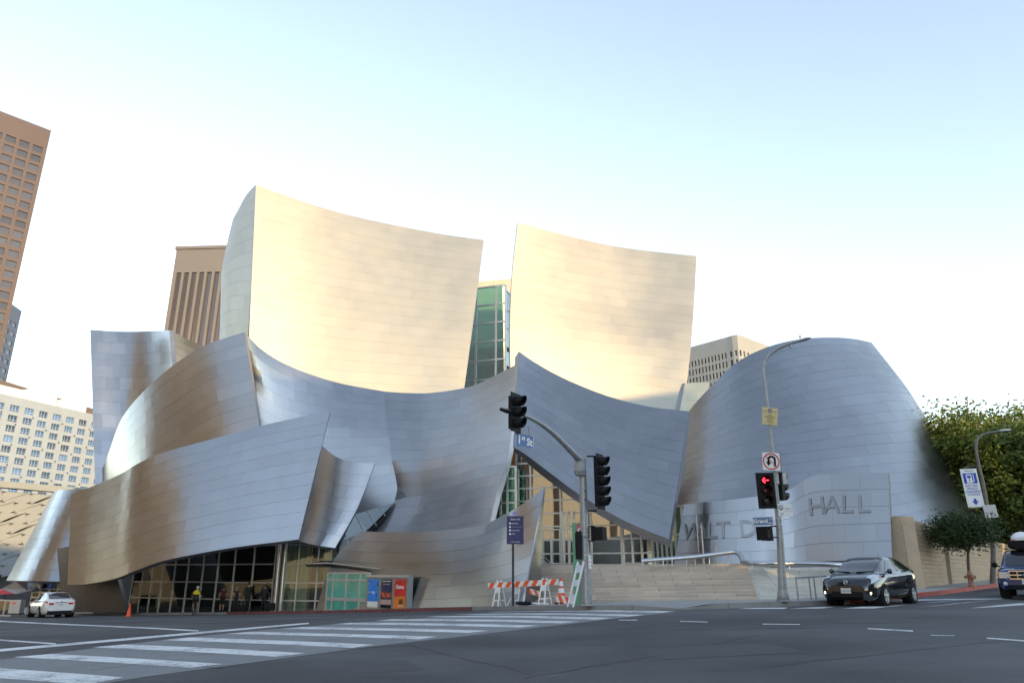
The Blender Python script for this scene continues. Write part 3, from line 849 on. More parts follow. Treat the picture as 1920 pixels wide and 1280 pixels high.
# ================================================================== other buildings
def facade(parent, a, b, z0, z1, cols, rows, wfrac, hfrac, wallm, winm, depth=.35, z_win0=None, z_win1=None, margin=0.0, name='window', wall='wall', visible=None, split=0, fm=None, limit=300):
    """Wall from a to b (base points) with recessed windows: cols x rows of real openings, a pane in each.
    visible(p) says whether the photograph can see a window there: the others stay in one joined part."""
    a = Vector((a[0], a[1], 0)); b = Vector((b[0], b[1], 0)); d = b - a; L = d.length; x = d / L
    n = Vector((x.y, -x.x, 0))
    if n.dot(-(a + b) / 2) < 0: n = -n
    zw0 = z_win0 if z_win0 is not None else z0; zw1 = z_win1 if z_win1 is not None else z1
    xs = [0.0]; zs = [z0]
    cw = (L - 2 * margin) / cols
    for i in range(cols):
        c = margin + (i + .5) * cw; xs += [c - cw * wfrac / 2, c + cw * wfrac / 2]
    xs.append(L)
    rh = (zw1 - zw0) / rows
    for j in range(rows):
        c = zw0 + (j + .5) * rh; zs += [c - rh * hfrac / 2, c + rh * hfrac / 2]
    zs.append(z1)
    mb = MB()
    pt = lambda u, z, k=0: a + x * u + Vector((0, 0, z)) - n * k
    for i in range(len(xs) - 1):
        for j in range(len(zs) - 1):
            hole = i % 2 == 1 and j % 2 == 1
            q = [pt(xs[i], zs[j]), pt(xs[i + 1], zs[j]), pt(xs[i + 1], zs[j + 1]), pt(xs[i], zs[j + 1])]
            if not hole:
                if xs[i + 1] - xs[i] > 1e-4 and zs[j + 1] - zs[j] > 1e-4: mb.add(q, [(0, 1, 2, 3)])
            else:
                k = [p - n * depth for p in q]
                mb.add(q + k, [(0, 1, 5, 4), (1, 2, 6, 5), (2, 3, 7, 6), (3, 0, 4, 7)])
    w = mb.build(wall, wallm, parent)
    ww, wh = cw * wfrac, rh * hfrac
    # one shared window mesh: pane with frame bars
    s = MB(); ang = math.atan2(x.y, x.x)
    s.add([(-ww / 2, 0, -wh / 2), (ww / 2, 0, -wh / 2), (ww / 2, 0, wh / 2), (-ww / 2, 0, wh / 2)], [(0, 1, 2, 3)], 0)
    side = -1 if (Matrix.Rotation(ang, 3, 'Z') @ Vector((0, -1, 0))).dot(n) > 0 else 1
    if split:
        t = ww * .03
        for k in range(1, split):
            s.box((-ww / 2 + ww * k / split, side * .05, 0), (t, .06, wh), None, 1)
        s.box((0, side * .045, -wh * .18), (ww * .98, .05, t), None, 1)
    me = s.mesh(name, [winm, fm or M['alu']])
    rest = MB(); cnt = 0
    Rz = Matrix.Rotation(ang, 3, 'Z')
    for i in range(cols):
        for j in range(rows):
            c = pt(margin + (i + .5) * cw, zw0 + (j + .5) * rh, depth * .97)
            if (visible is None or visible(c)) and cnt < limit:
                piece(name, me, parent, c, (0, 0, ang)); cnt += 1
            else:
                rest.add([c + Rz @ Vector(v) for v in s.v[:4]], [(0, 1, 2, 3)])
    if rest.f:
        o = rest.build(name + '_field', winm, parent); o['kind'] = 'stuff'
    return w, x, n
def inview(p):
    if p.y < 1: return False
    q = proj(p); return -15 < q[0] < 1935 and -15 < q[1] < 1295
never = lambda p: False
def mass(parent, pts, z0, z1, m, name='wall'):
    MB().prism([(p[0], p[1], z0) for p in pts], (0, 0, z1 - z0)).build(name, m, parent)
M['brown'] = mat('copper_granite', (.070, .050, .054), .55, var=.06, scale=.15)
M['tan'] = mat('tan_stone', (.24, .20, .175), .75, var=.06, scale=.1)
M['cream'] = mat('cream_stucco', (.28, .33, .40), .8, var=.05, scale=.2)
M['creamw'] = mat('cream_concrete', (.25, .265, .28), .8, var=.05, scale=.2)
M['mauve'] = mat('mauve_granite', (.17, .17, .20), .6, var=.06)
M['veil'] = mat('white_fibre_concrete', (.27, .30, .33), .8, var=.05, scale=.5)
M['wblue'] = mat('blue_window', (.06, .13, .28), .3, var=.0, spec=.5, piece=.6)
M['wgrey'] = mat('grey_window', (.055, .062, .09), .3, var=.0, spec=.4, piece=.25)
M['wdark'] = mat('bronze_window', (.05, .035, .03), .12, var=.0, spec=1., piece=.4)

# -- copper coloured office tower, top left
c = P(96, 245, 300); l = PZ(0, 208, c.z)
dr = (l - c).normalized(); A = c + dr * 62
t = thing('office_tower', 'tall copper brown office tower with grey window grid at the left edge', 'skyscraper', (c.x, c.y, -3))
dr2 = (Vector((c.x, c.y, 0)).normalized() + dr * .12).normalized()
facade(t, A, c, -3, c.z, 11, 40, .74, .66, M['brown'], M['wgrey'], .5, -3, c.z - 9.5, 1.0, visible=inview)
mass(t, [c + dr2 * 1.3, c + dr2 * 40 + dr * 3, A + dr2 * 40, A + dr2 * 1.3], -3, c.z - .05, M['brown'], 'wall')
# -- paler tower behind it
c = P(41, 583, 420); l = PZ(21, 569, c.z)
dr = (l - c).normalized(); A = c + dr * 50
t = thing('office_tower', 'pale mauve high rise just behind the copper tower', 'skyscraper', (c.x, c.y, -3))
dr2 = (Vector((c.x, c.y, 0)).normalized() + dr * .12).normalized()
facade(t, A, c, -3, c.z, 7, 26, .6, .5, M['mauve'], mat('pale_window', (.24, .25, .3), .3, var=0, piece=.2), .4, -3, c.z - 8, 1.5, visible=inview)
mass(t, [c + dr2 * 1.3, c + dr2 * 30, A + dr2 * 30, A + dr2 * 1.3], -3, c.z - .05, M['mauve'], 'wall')
# -- brown block under it
c = P(176, 766, 300); l = PZ(0, 711, c.z)
dr = (l - c).normalized(); A = c + dr * 70; dr2 = (Vector((c.x, c.y, 0)).normalized() + dr * .12).normalized()
t = thing('apartment_block', 'brown topped apartment block rising behind the cream hotel', 'building', (c.x, c.y, -3))
C2 = c - dr * 25
facade(t, A, C2, -3, c.z, 12, 12, .62, .55, mat('brown_stucco', (.16, .125, .11), .7, var=.08, scale=.2), M['wdark'], .5, c.z - 42, c.z - 2, 1.5, visible=inview)
mass(t, [C2 + dr2 * 1.3, C2 + dr2 * 25, A + dr2 * 25, A + dr2 * 1.3], -3, c.z - .05, M['tan'], 'wall')
# -- cream apartment hotel
c = P(186, 779, 240); l = PZ(0, 737, c.z)
dr = (l - c).normalized(); A = c + dr * 56; dr2 = (Vector((c.x, c.y, 0)).normalized() + dr * .12).normalized()
t = thing('apartment_hotel', 'cream apartment block with rows of blue windows left of the steel hall', 'building', (c.x, c.y, -3))
C2 = c - dr * 12
facade(t, A, C2, -3, c.z, 14, 17, .62, .62, M['cream'], M['wblue'], .45, -2, c.z - 2.0, 1.2, visible=inview, split=3)
mass(t, [C2 + dr2 * 1.3, C2 + dr2 * 25, A + dr2 * 25, A + dr2 * 1.3], -3, c.z - .05, M['cream'], 'wall')
for k in range(4):
    p = c + dr * (11 + 11 * k) + dr2 * 4
    MB().box((p.x, p.y, c.z + 1.2 + .5 * (k % 2)), (9, 4, 3.2 + (k % 2)), Matrix.Rotation(math.atan2(dr.y, dr.x), 3, 'Z')).build('roof_plant', M['white'], t)
for k in range(9):
    p = c + dr * (3 + 5 * k) - dr2 * .12
    for zz in range(9):
        MB().box((p.x + .2, p.y, c.z - 5.2 - 3.0 * zz), (.3, .25, .3)).build('vent', M['wgrey'], t) if zz % 2 == k % 2 else None
# -- museum with a porous slanted veil
vL = P(-70, 893, 88); vR = P(150, 926, 100)
zt = vL.z
t = thing('museum', 'low cream museum with slanted perforated concrete veil at the left edge', 'museum', (vR.x, vR.y, -3))
dr = Vector((vL.x - vR.x, vL.y - vR.y, 0)).normalized(); dr2 = (Vector((c.x, c.y, 0)).normalized() + dr * .12).normalized()
vR2 = vR - dr * 25
zt2 = P(135, 924, 99).z
mass(t, [vR2 + dr2 * .8, vR2 + dr2 * 30, vL + dr2 * 30 + dr * 10, vL + dr2 * .8 + dr * 10], -3, zt2 - .4, M['dark'], 'core')
# veil: slanted strips with lens shaped openings between them
nx, nz = 15, 8
LW = (vL - vR2).length + 10
cw = LW / nx; ch = (zt2 - 1.5) / nz
sk = .95                               # the openings lean along the wall
def vp(u, z, k): return vR2 + dr * u + Vector((0, 0, z - vR2.z)) - dr2 * k
mv = MB()
veil = None
me_list = []
rv = random.Random(5)
panel_objs = []
for j in range(nz):
    for i in range(-2, nx):
        # each cell is one precast piece: a parallelogram with a lens shaped scoop
        z0 = 1.0 + j * ch; z1 = z0 + ch
        u0 = i * cw + (j % 2) * cw * .5
        corners = [(u0, z0), (u0 + cw, z0), (u0 + cw, z1), (u0, z1)]
        if u0 < 0 or u0 + cw > LW: continue
        cu, cz = u0 + cw / 2, z0 + ch / 2
        N = 20
        open_ = rv.random() < .16
        lens = []
        for q in range(N):
            an = 2 * math.pi * q / N
            lx_, lz_ = math.cos(an) * cw * .47, math.sin(an) * ch * .12
            lens.append((cu + lx_ , cz - lx_ * .5 + lz_))
        outer = []
        for q in range(N):
            an = 2 * math.pi * q / N
            ca, sa = math.cos(an), math.sin(an)
            s_ = 1 / max(abs(ca), abs(sa))
            outer.append((cu + ca * s_ * cw / 2, cz + sa * s_ * ch / 2))
        mb = MB()
        V = [vp(u, z, 0) for u, z in outer] + [vp(u, z, -.0) for u, z in lens] + [vp(cu + (u - cu) * (.5 if open_ else .86) + cw * .05, cz + (z - cz) * (.6 if open_ else .55) - ch * .03, -.5 if open_ else -.12) for u, z in lens]
        fs = [(q, (q + 1) % N, N + (q + 1) % N, N + q) for q in range(N)] + [(N + q, N + (q + 1) % N, 2 * N + (q + 1) % N, 2 * N + q) for q in range(N)]
        if not open_: fs.append(tuple(range(2 * N, 3 * N)))
        mb.add(V, fs)
        mb.build('veil_panel', M['veil'], t)
MB().prism([vp(0, zt2 - .0, -.1), vp(LW, zt2 - .0, -.1), vp(LW, zt2, -1.5), vp(0, zt2, -1.5)], (0, 0, .8)).build('parapet', M['veil'], t)
M['tower'] = mat('tower_stone', (.125, .12, .125), .7, var=.05, scale=.1)
# -- dark striped tower behind the left sail
c0 = P(331, 468, 250); z = c0.z
dr = Vector((1, -.06, 0)).normalized(); B = c0 + dr * 40
t = thing('striped_tower', 'beige tower with dark vertical window strips behind the left golden sail', 'skyscraper', (c0.x, c0.y, -3))
facade(t, c0, B, -3, z, 13, 1, .64, 1.0, M['tower'], M['wdark'], .6, -2, z - 9.5, .9, visible=lambda p: True, name='window_strip')
mass(t, [c0 + Vector((0, 1.5, 0)), c0 + Vector((2, 30, 0)), B + Vector((0, 30, 0)), B + Vector((0, 1.5, 0))], -3, z - .05, M['tower'])
for i in range(4):
    for k in range(3):
        p = c0 + dr * (.9 + 38.2 / 13 * (i + .5)) + Vector((38.2 / 13 * .17 * (k - 1), -.02 + .5, 0))
        MB().box((p.x, p.y, z / 2 - 6), (.16, .3, z - 8)).build('mullion', M['wdark'], t)
MB().prism([c0 + Vector((-.4, -.4, 0)), B + Vector((.4, -.4, 0)), B + Vector((.4, 3, 0)), c0 + Vector((-.4, 3, 0))], (0, 0, 1.2)).build('cornice', M['tower'], t)
# -- cream tower with a rounded corner behind the drum
c0 = P(1286, 655, 290); z = c0.z
m1 = PZ(1383, 628.5, z); e1 = PZ(1440, 650, z)
t = thing('rounded_tower', 'cream office tower with rounded corner and small windows behind the drum', 'building', (m1.x, m1.y, -3))
Lm = (m1 - c0).normalized()
A = c0 - Lm * 10
facade(t, A, m1 - Lm * 5, -3, z, 18, 13, .5, .66, M['creamw'], M['wdark'], .7, z - 52, z - 5.2, .4, visible=inview)
corner = spline([m1 - Lm * 5, m1 + Vector((-.2, .6, 0)), m1 + (e1 - m1).normalized() * 5], 4)
for i in range(4):
    facade(t, corner[i], corner[i + 1], -3, z, 1, 13, .5, .66, M['creamw'], M['wdark'], .7, z - 52, z - 5.2, .1, visible=inview)
e2 = m1 + (e1 - m1).normalized() * 40
facade(t, corner[4], e2, -3, z, 13, 13, .5, .66, M['creamw'], M['wdark'], .7, z - 52, z - 5.2, .4, visible=inview)
MB().prism([A, m1 - Lm * 5] + corner[1:] + [e2, e2 + Vector((-20, 30, 0))], (0, 0, .5)).build('roof', M['creamw'], t)
for k in (.25, .6, .8):
    p = A.lerp(m1, k + .15)
    MB().tube([(p.x, p.y + 1, z), (p.x, p.y + 1, z + 1.6), (p.x + 1, p.y + 1, z + 2)], .12, 6).build('roof_mast', M['grey'], t)

# -- unseen blocks added to shade the corner and show in the steel
tx, ty = math.sin(R(SUN_AZ)), -math.cos(R(SUN_AZ))
def tp(tt, pp): return Vector((tx * tt - ty * pp, ty * tt + tx * pp, 0))
TE = math.tan(R(SUN_EL))
for p0, p1, hb, lab in ((-66, -48.3, 10.5 + (24 + 45) * TE, 'low unseen tan block added at the far right for shade'), (-48, -24, 15.3 + (46.7 + 45) * TE, 'long unseen tan block added behind the viewer for shade'), (-23.7, 12, 17.4 + (52 + 45) * TE, 'taller unseen tan block added beside the long one for shade')):
    E0, E1 = tp(-45, p0), tp(-45, p1)
    t = thing('shade_block', lab, 'building', (E0.x, E0.y, -2))  # set square to the sun, height chosen for the shadow it throws
    facade(t, E0, E1, -2, hb, 16, 8, .5, .5, M['tan'], M['wdark'], .4, -1, hb - 3, 1, visible=never)
    mass(t, [E0 + tp(-.5, 0), E0 + tp(-20, 0), E1 + tp(-20, 0), E1 + tp(-.5, 0)], -2, hb - .05, M['tan'])
E0, E1 = Vector((-53, 58, 0)), Vector((-50, -80, 0))  # unseen front, moved to where the sun lights it, for warm reflections
M['pavstone'] = mat('pavilion_stone', (.31, .26, .21), .75, var=.08)
t = thing('pavilion', 'unseen pale stone pavilion with tall columns, placed for its warm reflections', 'building', (-52, 0, 0))
facade(t, E0, E1, -3, 34, 17, 1, .3, .8, M['pavstone'], M['wdark'], 2.0, 1, 26, 1, visible=never)
mass(t, [E0 + Vector((-2.5, 0, 0)), E0 + Vector((-30, 0, 0)), E1 + Vector((-30, 0, 0)), E1 + Vector((-2.5, 0, 0))], 0, 33.9, M['pavstone'])
# ================================================================== entrance steps and stone walls
def blockwall(t, a, b, c, d, rows, cols, m, th=.18, gap=.012, name='stone_block', rnd=0.0, n=None):
    """courses of separate blocks on the patch a-b (base) / d-c (top); n points out of the wall"""
    a, b, c, d = map(Vector, (a, b, c, d))
    n = Vector(n) if n else (b - a).cross(d - a).normalized()
    if n.dot(-a) < 0: n = -n
    Q = lambda u, v: a.lerp(b, u).lerp(d.lerp(c, u), v)
    L = (b - a).length; Hh = max((d - a).length, (c - b).length)
    gu, gv = gap / L, gap / Hh
    core = [[Q(i / 8, j / 4) - n * .1 for i in range(9)] for j in range(5)]; back = [[p - n * .5 for p in r] for r in core]
    cm_ = MB(); cm_.grid(core, smooth=False); cm_.grid(back, smooth=False); cm_.grid([core[-1], back[-1]], smooth=False); cm_.grid([[r[0] for r in core], [r[0] for r in back]], smooth=False); cm_.grid([[r[-1] for r in core], [r[-1] for r in back]], smooth=False)
    cm_.build('wall_core', m, t)
    rb = random.Random(int(L * 100))
    for j in range(rows):
        cuts = [0.] + [(k + (.5 if j % 2 else 0)) / cols for k in range(0 if j % 2 else 1, cols)] + [1.]
        for u0, u1 in zip(cuts, cuts[1:]):
            if u1 - u0 < 1e-3: continue
            v0, v1 = j / rows + gv, (j + 1) / rows - gv
            o = n * rb.uniform(-.004, .004)
            f = [Q(u0 + gu, v0) + o, Q(u1 - gu, v0) + o, Q(u1 - gu, v1) + o, Q(u0 + gu, v1) + o]
            MB().prism(f, -n * th).build(name, m, t)
PLZ = 1.9
sl, sr = W(1014, 33.2), W(1409, 25.8)
st = thing('entrance_steps', 'wide flight of pale limestone steps leading up to the glass entrance', 'steps', (sl.x, sl.y, sl.z))
NS = 12
z0 = min(sl.z, sr.z)
for i in range(NS):
    f = i / NS
    off = Vector((-.18, 1, 0)) * (i * .5)
    aL = sl + off + Vector((-.5, 0, 0)); bR = sr.lerp(P(1388, 1061, sr.y + 6.0), f) + Vector((.25, 0, 0))
    # each step is cut into slabs of stone that sit a little unevenly
    ztop = lambda u: (sl.z + (sr.z - sl.z) * u) * (1 - (i + 1) / NS) + PLZ * (i + 1) / NS
    cuts = [0] + sorted((k + (.5 if i % 2 else .0)) / 7 for k in range(0 if i % 2 else 1, 7)) + [1]
    for u0, u1 in zip(cuts, cuts[1:]):
        if u1 - u0 < .01: continue
        p0 = aL.lerp(bR, u0 + .001); p1 = aL.lerp(bR, u1 - .001)
        V = []
        for p, u in ((p0, u0), (p1, u1)):
            zt = ztop(u); zb = zt - .28
            for dy in (0, .62):
                V += [(p.x - .18 * dy, p.y + dy, zb), (p.x - .18 * dy, p.y + dy, zt)]
        MB().add(V, [(0, 1, 5, 4), (1, 3, 7, 5), (3, 2, 6, 7), (2, 0, 4, 6), (0, 2, 3, 1), (4, 5, 7, 6)]).build('step', M['stone'], st)
tl = sl + Vector((-.18, 1, 0)) * (NS * .5) + Vector((-.5, 0, 0)); tr = P(1390, 1061, sr.y + 6.0)
MB().prism([(tl.x, tl.y, PLZ), (tr.x + .3, tr.y, PLZ), (16, 43, PLZ), (14, 52, PLZ), (-3, 54, PLZ), (-4, 44, PLZ)], (0, 0, -.3)).build('landing', M['stone'], st)
# flared wall right of the steps
fw = thing('flared_wall', 'pale grey stone wall flaring out to the right of the steps', 'wall', tuple(sr))
fb = [sr + Vector((.0, -.02, 0)), W(1480, 26.8), W(1556, 28.4), W(1640, 31)]
ft = [P(1386, 1060.5, sr.y + 6.0), P(1430, 1064, sr.y + 4.2), P(1560, 1062, sr.y + 4.2), P(1640, 1062, sr.y + 6)]
M['paleblock'] = mat('pale_grey_stone', (.50, .46, .38), .78, var=.09, scale=1.6, piece=.06, bump=.1, bscale=25)
for k in range(3):
    blockwall(fw, fb[k] - Vector((0, 0, .2)), fb[k + 1] - Vector((0, 0, .2)), ft[k + 1], ft[k], 9, 3, M['paleblock'], gap=.006)
# stone wall under the drum, turning the corner
dw = thing('drum_base_wall', 'warm tan stone wall under the right side of the steel drum', 'wall', tuple(W(1690, 33.4)))
w0 = P(1694, 1095, 34.4); w1 = P(1710, 1094, 33.8); w2 = P(1778, 1092, 37.5); w3 = P(1800, 1092, 39); w4 = P(1905, 1082, 47)
def top(px, py, D): return P(px, py, D)
zt0, zt1 = P(1676, 967, 34.4).z, P(1690, 968, 33.8).z
blockwall(dw, w0 - Vector((0, 0, .3)), w1 - Vector((0, 0, .3)), (w1.x, w1.y, zt1), (w0.x, w0.y, zt0), 16, 1, M['stonewarm'], gap=.006)
blockwall(dw, w1 - Vector((0, 0, .3)), w2 - Vector((0, 0, .3)), P(1764, 989, 37.5), (w1.x, w1.y, zt1), 16, 6, M['stonewarm'], gap=.006)
blockwall(dw, w2 + Vector((.35, .3, -.3)), w4 + Vector((0, 0, -.3)), P(1905, 1024, 47), P(1774, 992, 37.9), 14, 10, M['stonewarm'], gap=.006)
# steel tube rails
def rail(name, label, pts, r, posts, parent_loc, pr=.025, pz=1.0, m='edge', foot=None):
    t = thing(name, label, 'railing', tuple(parent_loc))
    MB().tube(spline(pts, max(2, 6 * (len(pts) - 1))), r, 10).build('tube', M[m], t)
    for a, b in posts:
        MB().tube([a, b], pr, 6).build('post', M['alu'], t)
    return t
M['railsteel'] = mat('rail_steel', (.45, .46, .48), .3, 1, var=.08)
D1 = tr.y + .3
pts = [P(1203, 1051, D1 + .8), P(1300, 1043.5, D1 + .3), P(1365, 1035.5, D1), P(1379, 1034.5, D1), P(1388, 1041, D1 - .4), P(1394, 1055, D1 - 1.0)]
rail('terrace_rail', 'thick steel tube railing with pale posts above the entrance steps', pts, .10,
     [(P(x, y + 3, D1 + .4), P(x + .6, 1062, D1 + .4)) for x, y in ((1205, 1049), (1229, 1048), (1243, 1046), (1260, 1045), (1287, 1043), (1303, 1041), (1330, 1038), (1366, 1034), (1391, 1050))], P(1203, 1062, D1), m='railsteel')
D2 = sr.y + 3.6
rail('wall_rail', 'fat steel tube railing running along the top of the flared stone wall', [P(1392, 1054, D2 + 1), P(1420, 1056, D2), P(1480, 1056, D2), P(1560, 1058, D2), P(1640, 1060, D2 + 1.5)], .10,
     [(P(x, 1058, D2), P(x, 1066, D2)) for x in (1410, 1440, 1480, 1520, 1560)], P(1392, 1064, D2), m='railsteel')
def onstep(px, py, k): return P(px, py, sl.y + k)
for i, (lab, pts) in enumerate((
        ('thin curved handrail sweeping down the steps right of the signal pole', [(1100, 1058, 6), (1125, 1072, 4.8), (1145, 1088, 3.6), (1160, 1103, 2.4), (1170, 1115, 1.2), (1173, 1121, .4), (1174, 1139, .2)]),
        ('thin handrail on the steps close behind the leaning barricade frame', [(1010, 1036, 6.5), (1030, 1052, 5.4), (1050, 1072, 4), (1074, 1095, 2.2)]),
        ('second thin handrail just below the one behind the leaning frame', [(1016, 1047, 6.3), (1036, 1063, 5.2), (1055, 1083, 3.8), (1072, 1101, 2.3)]),
        ('thin bent handrail standing alone in the middle of the steps', [(1259, 1049, 5), (1258, 1064, 4.9), (1254, 1078, 4), (1254, 1092, 3), (1258, 1106, 1.8), (1263, 1114, 1.2), (1266, 1114, 1.1)]),
        ('longer bent handrail beside the slim masts on the steps', [(1316, 1046, 4.5), (1322, 1070, 3.6), (1324, 1090, 2.6), (1334, 1104, 1.6), (1344, 1113, .8), (1355, 1114, .4)]))):
    q = [onstep(x, y, k) for x, y, k in pts]
    t = thing('handrail', lab, 'handrail', tuple(q[-1]), group='thin handrails on the steps')
    MB().tube(spline(q, 20), .022, 6).build('tube', M['galv'], t)
    for k in (0, len(q) - 2):
        b = Vector((q[k].x, q[k].y + .05, PLZ - .05 if k == 0 else q[k].z - .5))
        if b.z < q[k].z - .05: MB().tube([q[k], b], .016, 6).build('post', M['galv'], t)
for lab, x0, y0, x1, y1, k in (('slim mast with a crossarm, leftmost of three on the steps', 1306, 966, 1312, 1063, 5.2), ('slim mast with two brackets, middle one of three on the steps', 1317, 984, 1324, 1111, 1.8), ('shorter slim mast, rightmost of three on the steps', 1342, 1020, 1350.5, 1129, -.1)):
    a, b = onstep(x1, y1, k), onstep(x0, y0, k)
    b.x = a.x + .02
    t = thing('mast', lab, 'mast', tuple(a), group='slim masts on the steps')
    MB().tube([a, b], .035, 8).build('pole', M['stone'], t)
    MB().tube([b + Vector((-.22, 0, -.08)), b + Vector((.04, 0, -.08))], .02, 6).build('crossarm', M['galv'], t)
    MB().tube([b, b + Vector((0, 0, .12))], [.03, .01], 6).build('finial', M['galv'], t)
    if x0 == 1317:
        for z in (.3, 1.9): MB().tube([b + Vector((-.25, .0, -z)), b + Vector((0, 0, -z))], .018, 6).build('bracket', M['galv'], t)
# ramp rail beside the parked hatchback
q = [W(1498, 26.0), W(1532, 26.6), W(1580, 27.4)]
t = thing('ramp_rail', 'low tubular rail on the pavement left of the black hatchback', 'railing', tuple(q[0]))
h = Vector((0, 0, .72))
MB().tube([q[0] + h, q[1] + h + Vector((0, 0, .03)), q[2] + h + Vector((0, 0, .06))], .028, 8).build('tube', M['galv'], t)
for p in (q[0], q[0].lerp(q[1], .72), q[1], q[2]):
    MB().tube([p, p + h], .024, 6).build('post', M['galv'], t)

# ================================================================== traffic signals and signs
M['red_lens'] = mat('red_lens_off', (.10, .012, .010), .2, var=0)
M['amber_lens'] = mat('amber_lens_off', (.07, .02, .012), .2, var=0)
M['grey_lens'] = mat('dark_lens', (.05, .045, .045), .25, var=0)
M['green_lens'] = mat('green_lens_off', (.01, .07, .035), .15, var=0)
M['red_arrow'] = mat('lit_red_arrow', (.8, .02, .03), .4, var=0, emit=(1, .03, .05), estr=1.2)
def signal_head(name, label, c, rz, n, lenses, plate=True, scale=1.0, group=None, arrow=False):
    """c centre of the head; faces local -y"""
    t = thing(name, label, 'traffic light', tuple(c), rz, group)
    s = .34 * scale; H = s * n
    if plate:
        MB().box((0, .02, 0), (s * 1.75, .02, H + s * .55)).build('backplate', M['black'], t, world=False)
    hb = MB().box((0, .10, 0), (s * 1.02, .16, H)).build('housing', M['black'], t, world=False)
    for i in range(n):
        z = H / 2 - s * (i + .5)
        hb_ = MB(); prof = []
        N = 16; r = s * .45
        rows = []
        for k, (y, rr) in enumerate(((.0, r), (-.34 * scale, r * 1.02))):
            ring = []
            for q in range(N + 1):
                a = math.pi * 1.5 + 0.45 + (2 * math.pi - .9) * q / N if True else 0
                # open at the bottom: visor covers the top three quarters
                yy = y * (1 - .45 * (1 - math.sin(a)) / 2)
                ring.append((rr * math.cos(a), yy, z + rr * math.sin(a)))
            rows.append(ring)
        rows += [[(x * .96, y, z + (zz - z) * .96) for x, y, zz in rows[1]], [(x * .96, y, z + (zz - z) * .96) for x, y, zz in rows[0]]]
        hb_.grid(rows); hb_.build('visor', M['black'], t, world=False)
        ln = MB(); ln.lathe([(0, -.035), (r * .6, -.028), (r * .92, 0), (r * .92, .02)], (0, -.005, z), 'y', 16)
        lo = ln.build('lens', M[lenses[i]], t, world=False)
        if arrow and i == 0:
            w = r * .78
            ar = MB()
            for (ax, az, bx, bz) in ((-w, 0, w, 0), (-w, 0, -w * .1, w * .75), (-w, 0, -w * .1, -w * .75)):
                ar.bar((ax, -.045, z + az), (bx, -.045, z + bz), .034 * scale, .012, up=(0, 1, 0))
            ar.build('arrow', M['red_arrow'], lo, world=False)
    return t
def facing(dx, dy): return math.atan2(dx, -dy)                # rotation that turns local -y to (dx, dy)
# middle pole with its mast arm
pb = W(1100, 25.2)
Dp = pb.y
ptop = P(1096, 862, Dp); ptop.x = pb.x + .0
pole = thing('signal_pole', 'tall grey traffic signal pole with a curved mast arm at the corner', 'signal pole', tuple(pb))
MB().tube([pb, pb + Vector((0, 0, .3)), pb.lerp(ptop, .35), pb.lerp(ptop, .97), ptop], [.175, .172, .15, .125, .125], 18).build('pole', M['galv'], pole)
MB().lathe([(0, .1), (.13, .08), (.14, .0)], tuple(ptop), 'z', 16).build('cap', M['galv'], pole)
MB().prism([pb + Vector((math.cos(a) * .28, math.sin(a) * .28, 0)) for a in [math.pi / 4 + k * math.pi / 2 for k in range(4)]], (0, 0, .04)).build('base_plate', M['galv'], pole)
for k in range(4):
    a = math.pi / 4 + k * math.pi / 2
    MB().tube([pb + Vector((math.cos(a) * .23, math.sin(a) * .23, .0)), pb + Vector((math.cos(a) * .23, math.sin(a) * .23, .1))], .022, 6).build('anchor_bolt', M['galv'], pole)
arm = spline([P(1092, 868, Dp), P(1060, 834, Dp - 1.0), P(1030, 806, Dp - 1.9), P(1000, 786, Dp - 2.7), P(970, 774, Dp - 3.3), P(942, 766, Dp - 3.7)], 18)
MB().tube(arm, [.12 - .075 * i / 18 for i in range(19)], 12).build('mast_arm', M['galv'], pole)
q = ptop + Vector((-.1, -.12, -.2))
MB().box(q, (.3, .3, .42), Matrix.Rotation(.5, 3, 'Z')).build('arm_bracket', M['galv'], pole)
MB().prism([q + Vector((-.2, -.2, -.21)), q + Vector((.13, -.2, -.21)), q + Vector((.13, .15, -.21)), q + Vector((-.2, .15, -.21))], (.06, .05, -.14)).build('bracket_gusset', M['galv'], pole)
for py in (919, 936, 1007):
    pp = P(1097, py, Dp - .16)
    MB().tube([pp, pp + Vector((0, -.03, 0))], .025, 6).build('cover_bolt', M['black'], pole)
for py in (1002, 1040):
    MB().lathe([(.156, -.012), (.162, -.012), (.162, .012), (.156, .012)], (pb.x, pb.y, P(1098, py, Dp).z), 'z', 18).build('strap', M['alu'], pole)
rz_h = facing(.86, -.51)
c3 = P(968, 773, Dp - 3.45)
signal_head('traffic_light', 'three lens black signal head hanging on the end of the mast arm', c3, rz_h, 3, ['grey_lens', 'grey_lens', 'green_lens'], group='traffic signal heads')
c5 = P(1127, 902, Dp - .1)
signal_head('traffic_light', 'tall five lens black signal head on the side of the corner pole', c5, rz_h, 5, ['grey_lens', 'grey_lens', 'green_lens', 'grey_lens', 'grey_lens'], group='traffic signal heads')
for z, dz in ((855, 0), (957, 0)):
    a = P(1100, z, Dp); b = P(1119, z, Dp + .02)
    MB().tube([a, b], .028, 8).build('head_bracket', M['black'], pole)
MB().tube([P(938, 766.5, Dp - 3.75), P(952, 772, Dp - 3.6)], [.05, .06], 8).build('arm_tip', M['black'], pole)
